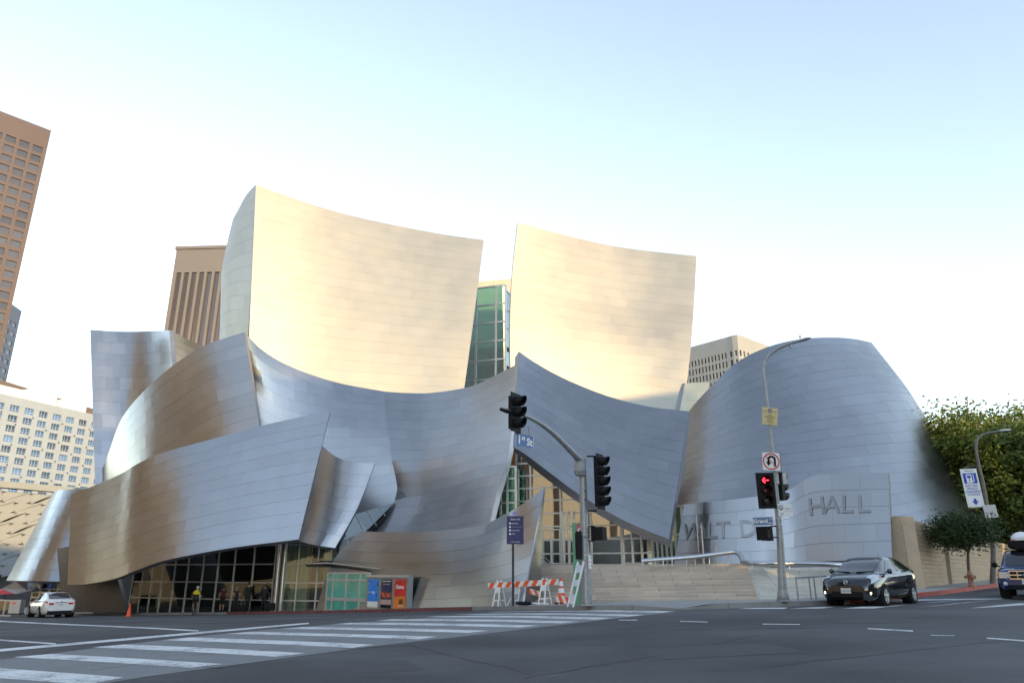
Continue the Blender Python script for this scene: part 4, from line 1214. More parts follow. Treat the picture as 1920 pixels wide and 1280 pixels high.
# pedestrian head seen from behind
def ped_head(label, c, rz, brk):
    t = thing('pedestrian_signal', label, 'pedestrian signal', tuple(c), rz, 'pedestrian signal heads')
    MB().box((0, .06, 0), (.42, .18, .44)).build('housing', M['black'], t, world=False)
    v = MB()
    for a, b in (((-.2, .21), (.2, .21)), ((-.2, -.21), (-.2, .21)), ((.2, -.21), (.2, .21))):
        v.bar((a[0], -.13, a[1]), (b[0], -.13, b[1]), .02, .2, up=(0, 1, 0))
    v.build('hood', M['black'], t, world=False)
    MB().add([(-.2, -.045, -.2), (.2, -.045, -.2), (.2, -.045, .2), (-.2, -.045, .2)], [(0, 1, 2, 3)]).build('screen', M['grey_lens'], t, world=False)
    for z in (-.18, .18):
        MB().box((.10, .18, z), (.05, .06, .08)).build('clamp', M['black'], t, world=False)
    return t
pc = P(1122, 1000, Dp - .05)
ped_head('black pedestrian signal on the right side of the corner pole', pc, facing(.5, .86), None)
for y0, y1 in ((987, 991), (1014, 1010)):
    MB().tube(spline([P(1100, y0, Dp), P(1113, y0 - 1, Dp), P(1120, y1, Dp)], 6), .022, 8).build('pedestrian_bracket', M['black'], pole)
pc2 = P(1087, 1022, Dp - .02)
t = thing('pedestrian_signal', 'black pedestrian signal seen edge on at the left of the corner pole', 'pedestrian signal', tuple(pc2), facing(-.95, .3), 'pedestrian signal heads')
MB().box((0, 0, 0), (.5, .16, .9)).build('housing', M['black'], t, world=False)
MB().box((0, -.09, 0), (.44, .03, .8)).build('hood', M['black'], t, world=False)
# notice strapped to the pole
nc = P(1106, 1053, Dp - .17)
t = thing('pole_notice', 'small white printed notice strapped to the corner signal pole', 'notice', tuple(nc))
MB().box((nc.x, nc.y, nc.z), (.09, .012, .42)).build('plate', M['white'], t)
for k in range(3): MB().box((nc.x, nc.y - .008, nc.z + .12 - .12 * k), (.055, .004, .03)).build('printed_line', M['red'] if k == 1 else M['grey'], t)
# street name sign on the arm
def plate_sign(name, label, cat, c, right, up, w, h, m, border=None, th=.02):
    c = Vector(c); r = Vector(right).normalized(); u = Vector(up); u = (u - r * u.dot(r)).normalized(); n = r.cross(u)
    t = thing(name, label, cat, tuple(c))
    MB().prism([c - r * w / 2 - u * h / 2, c + r * w / 2 - u * h / 2, c + r * w / 2 + u * h / 2, c - r * w / 2 + u * h / 2], -n * th).build('plate', m, t)
    if border:
        bw = border[1]
        for s in (-1, 1):
            MB().bar(c - r * w / 2 + u * s * (h / 2 - bw / 2) + n * .003, c + r * w / 2 + u * s * (h / 2 - bw / 2) + n * .003, bw, .006, up=n.cross(r)).build('border', border[0], t)
            MB().bar(c + r * s * (w / 2 - bw / 2) + n * .004 - u * (h / 2 - bw), c + r * s * (w / 2 - bw / 2) + n * .004 + u * (h / 2 - bw), bw, .006, up=n).build('border', border[0], t)
    return t, r, u, n
cs = P(983.5, 826, Dp - 3.0)
rr = P(1005, 833, Dp - 2.55) - P(962, 821, Dp - 3.3); rr.z = -.05
t, r, u, n = plate_sign('street_name_sign', 'blue street name sign reading 1st St under the mast arm', 'street sign', cs, rr, (0, 0, 1), .80, .42, M['signblue'], (M['white'], .014))
lettering('1', .36, cs - r * .24 + u * -.01 + n * .006, r, u, M['white'], t, bold=.012)
lettering('st', .20, cs - r * .06 + u * .075 + n * .006, r, u, M['white'], t, bold=.008)
lettering('St', .32, cs + r * .22 - u * .02 + n * .006, r, u, M['white'], t, bold=.01)
a = arm[12]
hg = cs + u * .21 + r * .2
MB().tube([hg, hg + Vector((0, 0, .28))], .02, 6).build('hanger', M['galv'], t)

# right hand pole with street lamp
rb = W(1470, 24.2); Dr = rb.y
pole2 = thing('lamp_signal_pole', 'leaning grey street lamp pole carrying a red arrow signal and several signs', 'lamp post', tuple(rb))
lp = [rb, rb + Vector((0, 0, .25)), P(1462, 1000, Dr), P(1452, 890, Dr), P(1443, 800, Dr), P(1435, 730, Dr), P(1431, 700, Dr), P(1432, 684, Dr), P(1440, 668, Dr), P(1456, 655, Dr), P(1480, 644, Dr), P(1498, 639, Dr)]
MB().tube(spline(lp, 44), [.14 - .085 * min(1, i / 24) for i in range(45)], 14).build('pole', M['galv'], pole2)
MB().prism([rb + Vector((math.cos(a) * .24, math.sin(a) * .24, 0)) for a in [math.pi / 4 + k * math.pi / 2 for k in range(4)]], (0, 0, .06)).build('base_plate', M['galv'], pole2)
MB().lathe([(.17, .0), (.19, .05), (.16, .22), (.145, .3)], (rb.x, rb.y, rb.z + .05), 'z', 12).build('base_collar', M['galv'], pole2)
lh = P(1506, 637, Dr)
hd = MB()
rows = []
for k, (x, w, h) in enumerate(((-.22, .05, .05), (-.1, .10, .08), (.08, .12, .09), (.2, .10, .06), (.28, .04, .02))):
    rows.append([(lh.x + x + 0, lh.y + w * math.cos(a), lh.z + x * .25 + h * math.sin(a) * .7) for a in [2 * math.pi * j / 10 for j in range(10)]])
hd.grid(rows, closed=True); hd.build('lamp_head', M['grey'], pole2)
MB().tube([P(1500, 634, Dr), P(1500, 629, Dr)], .03, 8).build('photocell', M['grey'], pole2)
MB().tube([P(1481, 646, Dr), P(1483, 653, Dr)], [.05, .03], 8).build('camera', M['grey'], pole2)
for py in (905, 945, 955, 972, 984):
    x = P(1452 + (py - 890) * .091, py, Dr)
    MB().lathe([(.105, -.012), (.112, -.012), (.112, .012), (.105, .012)], tuple(x), 'z', 14).build('strap', M['alu'], pole2)
c4 = P(1436.5, 919, Dr - .22)
signal_head('traffic_light', 'three lens signal head showing a red left arrow on the right hand pole', c4, facing(-.12, -.99), 3, ['red_lens', 'red_lens', 'grey_lens'], scale=.96, group='traffic signal heads', arrow=True)
c6 = P(1464, 912, Dr + .2)
signal_head('traffic_light', 'grey rear of a signal head behind the red arrow signal', c6, facing(.8, .6), 3, ['grey_lens'] * 3, plate=False, scale=.9, group='traffic signal heads')
MB().box(P(1465, 897, Dr + .05), (.34, .04, .36)).build('sign_back', M['alu'], pole2)
for y in (893, 945): MB().tube([P(1445, y, Dr - .12), P(1455 + (y - 890) * .07, y, Dr)], .025, 6).build('head_bracket', M['black'], pole2)
pc3 = P(1436, 1000, Dr - .1)
ped_head('black pedestrian signal under the Grand Av sign on the right hand pole', pc3, facing(-.75, .65), None)
for y in (986, 1007): MB().tube([P(1444, y, Dr - .05), P(1462, y, Dr)], .022, 6).build('pedestrian_bracket', M['black'], pole2)
# no U-turn sign
cu = P(1446, 864.5, Dr - .2)
t, r, u, n = plate_sign('no_u_turn_sign', 'square white no U-turn sign with a red ring on the right hand pole', 'traffic sign', cu, (1, -.02, -.05), (0, 0, 1), .62, .62, M['white'], (M['black'], .012))
F4 = lambda x, y, k=.006: cu + r * x + u * y + n * k
for nm, m, r0, r1, segs in (('ring', 'red', .235, .275, 32),):
    mb = MB(); rows = [[F4(rr_ * math.cos(2 * math.pi * j / segs), rr_ * math.sin(2 * math.pi * j / segs), k) for j in range(segs)] for rr_, k in ((r0, .004), (r0, .009), (r1, .009), (r1, .004))]
    mb.grid(rows, closed=True, smooth=False); mb.build(nm, M[m], t)
ua = MB()
arc = [F4(-.09, -.03, .008)] + [F4(.015 + .105 * math.cos(a), .06 + .10 * math.sin(a), .008) for a in [math.pi - math.pi * k / 12 for k in range(13)]] + [F4(.12, -.16, .008)]
ua2 = MB(); w = .034
L = []; Rr = []
for i, p in enumerate(arc):
    tg = (arc[min(i + 1, len(arc) - 1)] - arc[max(i - 1, 0)]).normalized(); s_ = tg.cross(n)
    L.append(p + s_ * w); Rr.append(p - s_ * w)
ua2.grid([L, Rr], smooth=False); ua2.add([F4(-.09 - .085, -.02, .008), F4(-.09 + .085, -.02, .008), F4(-.09, -.165, .008)], [(0, 1, 2)]); ua2.build('u_arrow', M['black'], t)
MB().bar(F4(-.175, .175, .011), F4(.175, -.175, .011), .04, .006, up=tuple(r.lerp(u, .5).normalized())).build('slash', M['red'], t)
# gold notice higher up
cg = P(1443.5, 780, Dr - .12)
M['gold'] = mat('pale_gold_sign', (.60, .48, .24), .5, var=.06)
M['inkbrown'] = mat('brown_ink', (.16, .10, .04), .6, var=0)
t, r, u, n = plate_sign('civic_square_sign', 'pale gold notched notice with a round seal high on the right hand pole', 'sign', cg, (1, -.02, -.12), (0, 0, 1), .52, .60, M['gold'])
for k, (tx_, sz, yy) in enumerate((('CIVIC', .055, .03), ('PERFORMANCE', .05, -.035), ('SQUARE', .05, -.10), ('', .2, -.17), ('', .26, -.205), ('', .12, -.24))):
    if not tx_:
        MB().bar(cg + u * yy + n * .005 - r * sz / 2, cg + u * yy + n * .005 + r * sz / 2, .012, .004, up=u).build('printed_line', M['inkbrown'], t); continue
    lettering(tx_, sz, cg + u * yy + n * .005, r, u, M['inkbrown'], t)
mb = MB(); mb.add([cg + n * .006 + (r * math.cos(a) + u * math.sin(a)) * .075 + u * .19 for a in [2 * math.pi * j / 20 for j in range(20)]], [tuple(range(20))]); mb.build('seal_ring', M['inkbrown'], t)
mb = MB(); mb.add([cg + n * .009 + (r * math.cos(a) + u * math.sin(a)) * .055 + u * .19 for a in [2 * math.pi * j / 20 for j in range(20)]], [tuple(range(20))]); mb.build('seal', mat('seal_lilac', (.30, .26, .42), .5, var=.2, scale=20), t)
for s in (-1, 1): MB().bar(cg + n * .006 + r * s * .1 + u * .17, cg + n * .006 + r * s * .24 + u * .17, .012, .004, up=u).build('rule', M['inkbrown'], t)
# bus stop sign
cm = P(1472.5, 956, Dr - .15)
t, r, u, n = plate_sign('bus_stop_sign', 'small white bus stop sign with a black M disc on the right hand pole', 'bus stop sign', cm, (1, -.1, .05), (0, 0, 1), .44, .40, M['white'])
mb = MB(); mb.add([cm + n * .006 + (r * math.cos(a) + u * math.sin(a)) * .075 - r * .13 + u * .09 for a in [2 * math.pi * j / 20 for j in range(20)]], [tuple(range(20))]); mb.build('disc', M['black'], t)
lettering('M', .12, cm - r * .13 + u * .09 + n * .009, r, u, M['white'], t, bold=.008)
lettering('Metro', .075, cm + r * .10 + u * .05 + n * .006, r, u, M['grey'], t)
lettering('37', .10, cm - r * .13 - u * .13 + n * .006, r, u, M['black'], t)
MB().bar(cm - r * .02 - u * .03 + n * .006, cm + r * .2 - u * .03 + n * .006, .014, .004, up=u).build('stripe', M['red'], t)
cgd = P(1431, 976.5, Dr - .3)
t, r, u, n = plate_sign('street_name_sign', 'pale blue street name sign reading Grand Av on the right hand pole', 'street sign', cgd, (1, -.15, .03), (0, 0, 1), .62, .26, mat('faded_sign_blue', (.10, .16, .30), .45, var=.05), (M['white'], .008))
lettering('Grand', .17, cgd - r * .08 + n * .006, r, u, M['white'], t, bold=.003)
lettering('Av', .08, cgd + r * .24 + u * .06 + n * .006, r, u, M['white'], t)
lettering('100 S', .075, cgd + r * .2 - u * .07 + n * .006, r, u, M['white'], t)
# wayfinding sign
wb = W(962, 30.9); Dw = wb.y
wt = P(962, 1018, Dw); wt.x = wb.x
t = thing('wayfinding_sign', 'dark blue wayfinding panel listing destinations on a thin dark post', 'sign', tuple(wb))
MB().tube([wb, wt], .05, 10).build('post', mat('dark_post', (.03, .035, .045), .5, var=.1), t)
cw = P(966, 993, Dw - .05); wr = Vector((1, .12, 0)).normalized(); wu = Vector((0, 0, 1)); wn = wr.cross(wu)
wh = (P(966, 967, Dw).z - P(966, 1019.5, Dw).z)
MB().prism([cw - wr * .35 - wu * wh / 2, cw + wr * .35 - wu * wh / 2, cw + wr * .35 + wu * wh / 2, cw - wr * .35 + wu * wh / 2], -wn * .06).build('panel', M['signpurple'], t)
lettering('Bunker Hill', .085, cw + wu * wh * .38 + wn * .006, wr, wu, M['white'], t)
for k, tx_ in enumerate(('Angels Flight', '', 'Colburn School', 'MOCA')):
    z = wh * (.235 - .125 * k)
    mb = MB(); mb.add([cw - wr * .215 + wu * z + wn * .006 + (wr * math.cos(a) + wu * math.sin(a)) * .038 for a in [2 * math.pi * j / 14 for j in range(14)]], [tuple(range(14))]); mb.build('bullet', M['white'], t)
    if not tx_: MB().bar(cw - wr * .155 + wu * z + wn * .006, cw + wr * .30 + wu * z + wn * .006, .035, .004, up=wu).build('printed_line', M['white'], t); continue
    lettering(tx_, .062, cw - wr * .155 + wu * z + wn * .006, wr, wu, M['white'], t, align='LEFT', sx=.85)
lettering('< Metro Rail O', .065, cw - wu * wh * .42 + wn * .006, wr, wu, M['white'], t)
mb = MB(); mb.add([cw + wu * (wh / 2 + .10) + (wr * math.cos(a) * .12 + wu * math.sin(a) * .1) for a in [2 * math.pi * j / 16 for j in range(16)]] + [cw - wn * .02 + wu * (wh / 2 + .10) + (wr * math.cos(a) * .12 + wu * math.sin(a) * .1) for a in [2 * math.pi * j / 16 for j in range(16)]], [tuple(range(16)), tuple(range(16, 32))] + [(j, (j + 1) % 16, 16 + (j + 1) % 16, 16 + j) for j in range(16)]); mb.build('crest', mat('lilac_crest', (.25, .22, .42), .5, var=0), t)
# green pylon behind the pole
gb = W(1084, 26.6); gt = P(1084, 980, gb.y)
t = thing('green_pylon', 'slim green information pylon standing behind the corner signal pole', 'pylon', tuple(gb))
MB().box((gb.x - .02, gb.y, (gb.z + gt.z) / 2), (.24, .12, gt.z - gb.z)).build('slab', M['green'], t)
MB().box((gb.x + .15, gb.y, (gb.z + gt.z) / 2), (.10, .14, gt.z - gb.z)).build('edge_panel', M['tan'], t)
MB().box((gb.x + .13, gb.y - .08, gt.z - .35), (.22, .03, .6)).build('red_tile', mat('pink_red', (.65, .10, .14), .5, var=0), t)
lettering('C', .3, (gb.x + .13, gb.y - .098, gt.z - .3), (1, 0, 0), (0, 0, 1), M['white'], t, bold=.01)
# ================================================================== vehicles
def crv(pts, n=44):
    """smooth rows through (y, a, b, c...) stations"""
    ys = [p[0] for p in pts]; y0, y1 = ys[0], ys[-1]
    def at(y):
        i = 0
        while i < len(pts) - 2 and ys[i + 1] < y: i += 1
        h = ys[i + 1] - ys[i]; s = (y - ys[i]) / h
        out = []
        for k in range(1, len(pts[0])):
            def tg(j):
                if j == 0: return (pts[1][k] - pts[0][k]) / (ys[1] - ys[0])
                if j == len(pts) - 1: return (pts[-1][k] - pts[-2][k]) / (ys[-1] - ys[-2])
                return (pts[j + 1][k] - pts[j - 1][k]) / (ys[j + 1] - ys[j - 1])
            m0, m1 = tg(i) * h, tg(i + 1) * h
            s2, s3 = s * s, s * s * s
            out.append(pts[i][k] * (2 * s3 - 3 * s2 + 1) + m0 * (s3 - 2 * s2 + s) + pts[i + 1][k] * (3 * s2 - 2 * s3) + m1 * (s3 - s2))
        return out
    return at
def car(name, label, loc, head, body, roof, wheels, paint, wr=.32, track=.76, group=None, spokes=5, rimc='alu', seams=(), sidewins=(), shield=None, rear=None, tilt=0):
    """local -y is the front. body stations: y, z_bottom, z_shoulder, z_centre, half width; roof stations: y, z_base, z_top, hw_base, hw_top"""
    rz = facing(head.x, head.y)
    t = thing(name, label, 'car', tuple(loc), rz, group)
    t.rotation_euler = (tilt, 0, rz)
    bf = crv(body); rf = crv(roof)
    def bsec(y):
        zb, zs, zt, hw = bf(y)
        h = zs - zb
        return [(0, zb), (hw * .84, zb), (hw * .96, zb + h * .14), (hw * .995, zb + h * .35), (hw, zb + h * .62), (hw * .985, zb + h * .88), (hw * .95, zs), (hw * .86, zs + (zt - zs) * .62), (hw * .5, zs + (zt - zs) * .93), (0, zt)]
    def rsec(y):
        zb, zt, hb, ht = rf(y)
        zt = max(zt, zb + .002)
        h = zt - zb
        return [(hb, zb), (hb + (ht - hb) * .55, zb + h * .5), (ht + .012, zt - h * .13 - .012), (ht * .965, zt - h * .04 - .004), (ht * .6, zt - .002), (0, zt)]
    def ring(sec, y): 
        s = sec(y); return [(x, y, z) for x, z in s] + [(-x, y, z) for x, z in s[-2:0:-1]]
    n = 46
    y0, y1 = body[0][0], body[-1][0]
    mb = MB(); rows = [ring(bsec, y0 + (y1 - y0) * i / n) for i in range(n + 1)]
    mb.grid(rows, closed=True); mb.add(rows[0], [tuple(range(len(rows[0])))[::-1]]); mb.add(rows[-1], [tuple(range(len(rows[0])))])
    mb.build('body', paint, t, world=False)
    r0, r1 = roof[0][0], roof[-1][0]
    def rring(y):
        s = rsec(y); return [(x, y, z) for x, z in s] + [(-x, y, z) for x, z in s[-2::-1]]
    mb = MB(); mb.grid([rring(r0 + (r1 - r0) * i / n) for i in range(n + 1)]); cab = mb.build('cabin', paint, t, world=False)
    def along(sec, k):            # k runs 0..1 over the half section by index
        f = k * (len(sec) - 1); i = min(int(f), len(sec) - 2); f -= i
        return sec[i][0] + (sec[i + 1][0] - sec[i][0]) * f, sec[i][1] + (sec[i + 1][1] - sec[i][1]) * f
    def patch(nm, secf, corners, m, parent, side=1, off=.007, nu=10, nv=8, both=False):
        """corners: (y, k) bottom-front, bottom-rear, top-rear, top-front on the half section"""
        rows = []
        for j in range(nv + 1):
            r = []
            for i in range(nu + 1):
                u, v = i / nu, j / nv
                ya = corners[0][0] + (corners[1][0] - corners[0][0]) * u; yb = corners[3][0] + (corners[2][0] - corners[3][0]) * u
                ka = corners[0][1] + (corners[1][1] - corners[0][1]) * u; kb = corners[3][1] + (corners[2][1] - corners[3][1]) * u
                y = ya + (yb - ya) * v; k = ka + (kb - ka) * v
                def pt(y, k):
                    x, z = along(secf(y), min(max(k, 0), 1)); return Vector((x, y, z))
                p = pt(y, k)
                nn = (pt(y + .02, k) - pt(y - .02, k)).cross(pt(y, min(k + .02, 1)) - pt(y, max(k - .02, 0)))
                if nn.length < 1e-7: nn = Vector((0, 0, 1))
                nn.normalize()
                if nn.x < -.001 or nn.dot(Vector((p.x, 0, p.z - .6))) < 0: nn = -nn
                p = p + nn * off
                r.append((p.x * side, p.y, p.z))
            rows.append(r)
        mb = MB(); mb.grid(rows); return mb.build(nm, m, parent, world=False)
    for nm, c in sidewins:
        for s in (1, -1): patch(nm, rsec, c, GL['car'], t, s)
    for (nm, spec) in (('windshield', shield), ('rear_window', rear)):
        if not spec: continue
        (ya, yb, k0) = spec
        rows = []
        for j in range(11):
            y = ya + (yb - ya) * j / 10
            r = []
            for i in range(17):
                a = -1 + 2 * i / 16
                k = k0 + (1 - k0) * (1 - abs(a))
                x, z = along(rsec(y), k)
                r.append((x * (1 if a > 0 else -1), y, z))
            rows.append(r)
        # push out along the slope
        dy = rows[5][8][1] - rows[4][8][1]; dz = rows[5][8][2] - rows[4][8][2]
        nv = Vector((0, -dz, dy)); nv = nv.normalized() if nv.z > 0 else -nv.normalized()
        nv *= .009
        rows = [[(x + nv.x, y + nv.y, z + nv.z) for x, y, z in r] for r in rows]
        mb = MB(); mb.grid(rows); mb.build(nm, GL['car'], t, world=False)
    for (y, k0, k1) in seams:
        for s in (1, -1): patch('door_seam', bsec, ((y - .006, k0), (y + .006, k0), (y + .006, k1), (y - .006, k1)), M['blackm'], t, s, off=.002, nu=1, nv=10)
    # wheels
    for wy in wheels:
        for s in (1, -1):
            hw = bf(wy)[3]
            cx = s * (hw - .085)
            ar = MB(); N = 20
            A = [(s * (hw * 1.0 + .004), wy + (wr + .055) * math.cos(a), wr + (wr + .055) * math.sin(a)) for a in [math.pi * 2 * j / N for j in range(N)]]
            B = [(s * (hw - .3), q[1], q[2]) for q in A]
            A = [q for q in A]
            ar.add(A, [tuple(range(N))]); ar.grid([A, B], closed=True); ar.build('wheel_arch', M['blackm'], t, world=False)
            w = MB(); w.lathe([(wr * .62, -.10), (wr * .93, -.105), (wr, -.07), (wr, .07), (wr * .93, .105), (wr * .62, .10)], (cx + s * .015, wy, wr), 'x', 26)
            wo = w.build('tyre', M['blackm'], t, world=False)
            rm = MB(); xo = cx + s * .108
            rm.lathe([(wr * .66, -.02), (wr * .70, .0), (wr * .64, .012), (wr * .60, -.03)], (xo, wy, wr), 'x', 26)
            for q in range(spokes):
                a = 2 * math.pi * q / spokes + .3
                d = Vector((0, math.cos(a), math.sin(a)))
                c0 = Vector((xo - s * .004, wy, wr))
                rm.bar(c0 + d * wr * .1, c0 + d * wr * .62, wr * .20, .03, up=(1, 0, 0))
            rm.lathe([(0, .03 * s), (wr * .13, .028 * s), (wr * .16, 0)], (xo, wy, wr), 'x', 12)
            rm.build('rim', M[rimc], wo, world=False)
            MB().lathe([(0, 0), (wr * .62, 0)], (xo - s * .05, wy, wr), 'x', 20).build('brake_disc', M['grey_lens'], wo, world=False)
    return t, patch, bsec, rsec, bf
M['pblack'] = mat('black_car_paint', (.006, .008, .012), .12, var=0, spec=.6, coat=.8)
M['pwhite'] = mat('white_car_paint', (.70, .70, .69), .18, var=.02, coat=.6)
M['pblue'] = mat('blue_car_paint', (.008, .03, .13), .15, .25, var=0, coat=.8)
M['headlamp'] = mat('headlamp_glass', (.55, .58, .62), .08, .3, var=.1, scale=30)
M['tail'] = mat('tail_lamp', (.50, .012, .015), .12, var=.1, scale=20)
M['indicator'] = mat('amber_lamp', (.65, .16, .04), .2, var=0)
M['plate'] = mat('number_plate', (.68, .68, .68), .5, var=.05)
M['foglit'] = mat('lit_fog_lamp', (.9, .85, .7), .3, var=0, emit=(1, .86, .55), estr=1.6)
M['navy_ink'] = mat('navy_ink', (.03, .05, .16), .5, var=0)
def num_plate(t, y, z, txt, face, w=.31, h=.155, sx=0):
    """face -1 front, +1 rear"""
    c = (sx, y, z)
    po = MB().box(c, (w, .012, h)).build('number_plate', M['plate'], t, world=False)
    if not txt:
        MB().box((sx, y + face * .008, z - .012), (w * .7, .004, .05)).build('plate_mark', M['grey'], po, world=False); return
    me = text_mesh(txt, .085, .002); me.materials.clear(); me.materials.append(M['navy_ink'])
    rt = (1, 0, 0) if face < 0 else (-1, 0, 0)
    me.transform(frame((sx, y + face * .009, z - .012), rt, (0, 0, 1))); obj('plate_number', me, po)
    me = text_mesh('California', .03, .002); me.materials.clear(); me.materials.append(M['red'])
    me.transform(frame((sx, y + face * .009, z + .055), rt, (0, 0, 1))); obj('plate_text', me, po)
# ---- black hatchback turning at the right
fl, rl = W(1657, 24.2, 0), W(1707, 25.6, 0)
hd = Vector((fl.x - rl.x, fl.y - rl.y, 0)).normalized()
hd = Vector((-.70, -.71, 0)).normalized()
sidev = Vector((-hd.y, hd.x, 0))          # towards the car's left when facing forward is +90 deg
ctr = fl - hd * 1.35 - sidev * .76
ctr.z = gh(ctr.x, ctr.y) + .005
pr_body = [(-2.22, .36, .56, .62, .56), (-2.18, .24, .66, .74, .70), (-2.05, .19, .74, .84, .81), (-1.7, .18, .83, .96, .86), (-1.25, .18, .90, 1.03, .873), (-.75, .18, .94, 1.05, .873), (0, .18, .96, 1.05, .873), (.9, .18, 1.0, 1.06, .873), (1.5, .19, 1.04, 1.10, .86), (1.95, .24, 1.07, 1.15, .82), (2.16, .32, 1.06, 1.16, .76), (2.23, .42, .96, 1.08, .70)]
pr_roof = [(-1.55, .97, .98, .76, .60), (-1.2, .98, 1.12, .785, .60), (-.7, .985, 1.345, .80, .59), (-.25, .99, 1.475, .80, .58), (.2, .995, 1.525, .80, .575), (.7, 1.0, 1.515, .795, .565), (1.2, 1.02, 1.46, .785, .55), (1.7, 1.05, 1.36, .76, .54), (2.05, 1.08, 1.24, .72, .54), (2.18, 1.08, 1.13, .69, .56)]
t, patch, bsec, rsec, bf = car('hatchback', 'glossy black hatchback turning the corner in front of the lettered wall', ctr, hd, pr_body, pr_roof, (-1.35, 1.35), M['pblack'], .315, rimc='alu',
    seams=((-.78, .22, .68), (.38, .22, .68), (1.15, .4, .68)), sidewins=(('side_window', ((-.82, .05), (.28, .04), (.23, .39), (-.22, .39))), ('side_window', ((.36, .04), (1.12, .05), (1.0, .38), (.31, .39))), ('quarter_window', ((1.2, .06), (1.72, .12), (1.42, .33), (1.08, .37)))),
    shield=(-1.46, -.2, .60), rear=(1.25, 2.1, .66))
for s in (1, -1):
    patch('headlight', bsec, ((-2.14, .62), (-1.52, .63), (-1.40, .80), (-1.98, .84)), M['headlamp'], t, s, off=.02)
    patch('indicator_lamp', bsec, ((-1.62, .64), (-1.50, .64), (-1.44, .72), (-1.56, .72)), M['indicator'], t, s, off=.026)
    patch('fog_recess', bsec, ((-2.16, .30), (-1.98, .28), (-1.96, .48), (-2.14, .46)), M['blackm'], t, s, off=.006)
    o = MB().lathe([(0, -.02), (.035, -.015), (.045, 0)], (s * .70, -2.14, .40), 'y', 12).build('fog_lamp', M['foglit'], t, world=False)
    MB().box((s * .72, -2.12, .47), (.06, .03, .05)).build('marker_lamp', M['indicator'], t, world=False)
    m = MB(); m.lathe([(0, -.07), (.06, -.06), (.085, 0), (.07, .05), (0, .06)], (s * .93, -.86, 1.06), 'y', 12); m.bar((s * .80, -.84, 1.02), (s * .90, -.85, 1.05), .05, .04); m.build('wing_mirror', M['pblack'], t, world=False)
    for y in (.12, .95): MB().box((s * .885, y, .83), (.025, .2, .03)).build('door_handle', M['pblack'], t, world=False)
    patch('sill', bsec, ((-.95, .16), (.95, .16), (.95, .24), (-.95, .24)), M['blackm'], t, s, off=.004)
MB().box((0, -2.232, .36), (.92, .05, .16)).build('lower_grille', M['blackm'], t, world=False)
MB().box((0, -2.185, .62), (.9, .05, .035)).build('upper_grille', M['blackm'], t, world=False)
b = MB(); b.lathe([(.050, 0), (.060, -.012), (.068, 0)], (0, -2.215, .72), 'y', 20); b.lathe([(.020, 0), (.026, -.012), (.032, 0)], (0, -2.218, .727), 'y', 14); b.build('badge', M['chrome'], t, world=False)
num_plate(t, -2.262, .47, '7HRU523', -1)
for s in (1, -1): MB().bar((s * .1, -1.48, 1.03), (s * .62, -1.36, 1.06), .02, .015).build('wiper', M['blackm'], t, world=False)
MB().tube([(0, 1.0, 1.48), (0, 1.12, 1.66)], [.008, .004], 6).build('aerial', M['blackm'], t, world=False)

# ---- white saloon driving away at the left
rl2, fl2 = W(79, 45.2, 0), W(45, 46.2, 0)
hd = Vector((fl2.x - rl2.x, fl2.y - rl2.y, 0)).normalized()
hd = Vector((-.68, .73, 0)).normalized()
sidev = Vector((-hd.y, hd.x, 0))
ctr = rl2 + hd * 1.35 - sidev * .76
ctr.z = gh(ctr.x, ctr.y) + .005
wb_body = [(-2.32, .34, .50, .55, .52), (-2.26, .24, .58, .68, .68), (-2.1, .19, .66, .76, .80), (-1.7, .18, .74, .88, .87), (-1.2, .18, .82, .95, .885), (-.7, .18, .86, .97, .888), (.4, .18, .90, .98, .888), (1.3, .19, .94, 1.02, .885), (1.8, .22, .97, 1.08, .86), (2.15, .30, .98, 1.11, .80), (2.28, .38, .95, 1.09, .74), (2.32, .46, .86, .98, .68)]
wb_roof = [(-1.2, .92, .93, .80, .62), (-.8, .93, 1.10, .805, .61), (-.35, .935, 1.32, .81, .59), (.05, .94, 1.43, .81, .58), (.5, .95, 1.455, .81, .575), (.95, .96, 1.43, .80, .57), (1.35, .98, 1.32, .78, .58), (1.7, 1.0, 1.17, .75, .60), (1.9, 1.02, 1.06, .72, .62)]
t, patch, bsec, rsec, bf = car('saloon_car', 'white saloon car driving away past the steel hall at the left', ctr, hd, wb_body, wb_roof, (-1.35, 1.35), M['pwhite'], .32, rimc='grey', spokes=7,
    seams=((-.7, .22, .66), (.35, .22, .66), (1.2, .45, .66)), sidewins=(('side_window', ((-.6, .05), (.30, .04), (.26, .38), (-.02, .38))), ('side_window', ((.38, .04), (1.25, .08), (1.0, .36), (.34, .38)))),
    shield=(-1.1, 0.0, .64), rear=(1.06, 1.84, .62))
for s in (1, -1):
    patch('tail_lamp', bsec, ((1.84, .60), (2.31, .58), (2.30, .67), (1.92, .655)), M['tail'], t, s, off=.012)
    MB().box((s * .50, 2.325, .84), (.24, .03, .10)).build('tail_lamp', M['tail'], t, world=False)
    patch('headlight', bsec, ((-2.15, .60), (-1.6, .66), (-1.6, .73), (-2.1, .72)), M['headlamp'], t, s, off=.012)
    m = MB(); m.lathe([(0, -.06), (.06, -.05), (.085, 0), (.07, .05), (0, .06)], (s * .95, -.62, .98), 'y', 12); m.bar((s * .82, -.6, .95), (s * .92, -.61, .97), .05, .04); m.build('wing_mirror', M['black'], t, world=False)
    for y in (.10, .95): MB().box((s * .90, y, .80), (.025, .2, .03)).build('door_handle', M['pwhite'], t, world=False)
MB().box((0, 2.27, .34), (1.26, .12, .22)).build('rear_valance', M['blackm'], t, world=False)
MB().box((0, 2.338, .90), (.62, .025, .03)).build('boot_trim', M['chrome'], t, world=False)
MB().lathe([(.03, 0), (.045, .012), (.05, 0)], (0, 2.335, .97), 'y', 16).build('badge', M['chrome'], t, world=False)
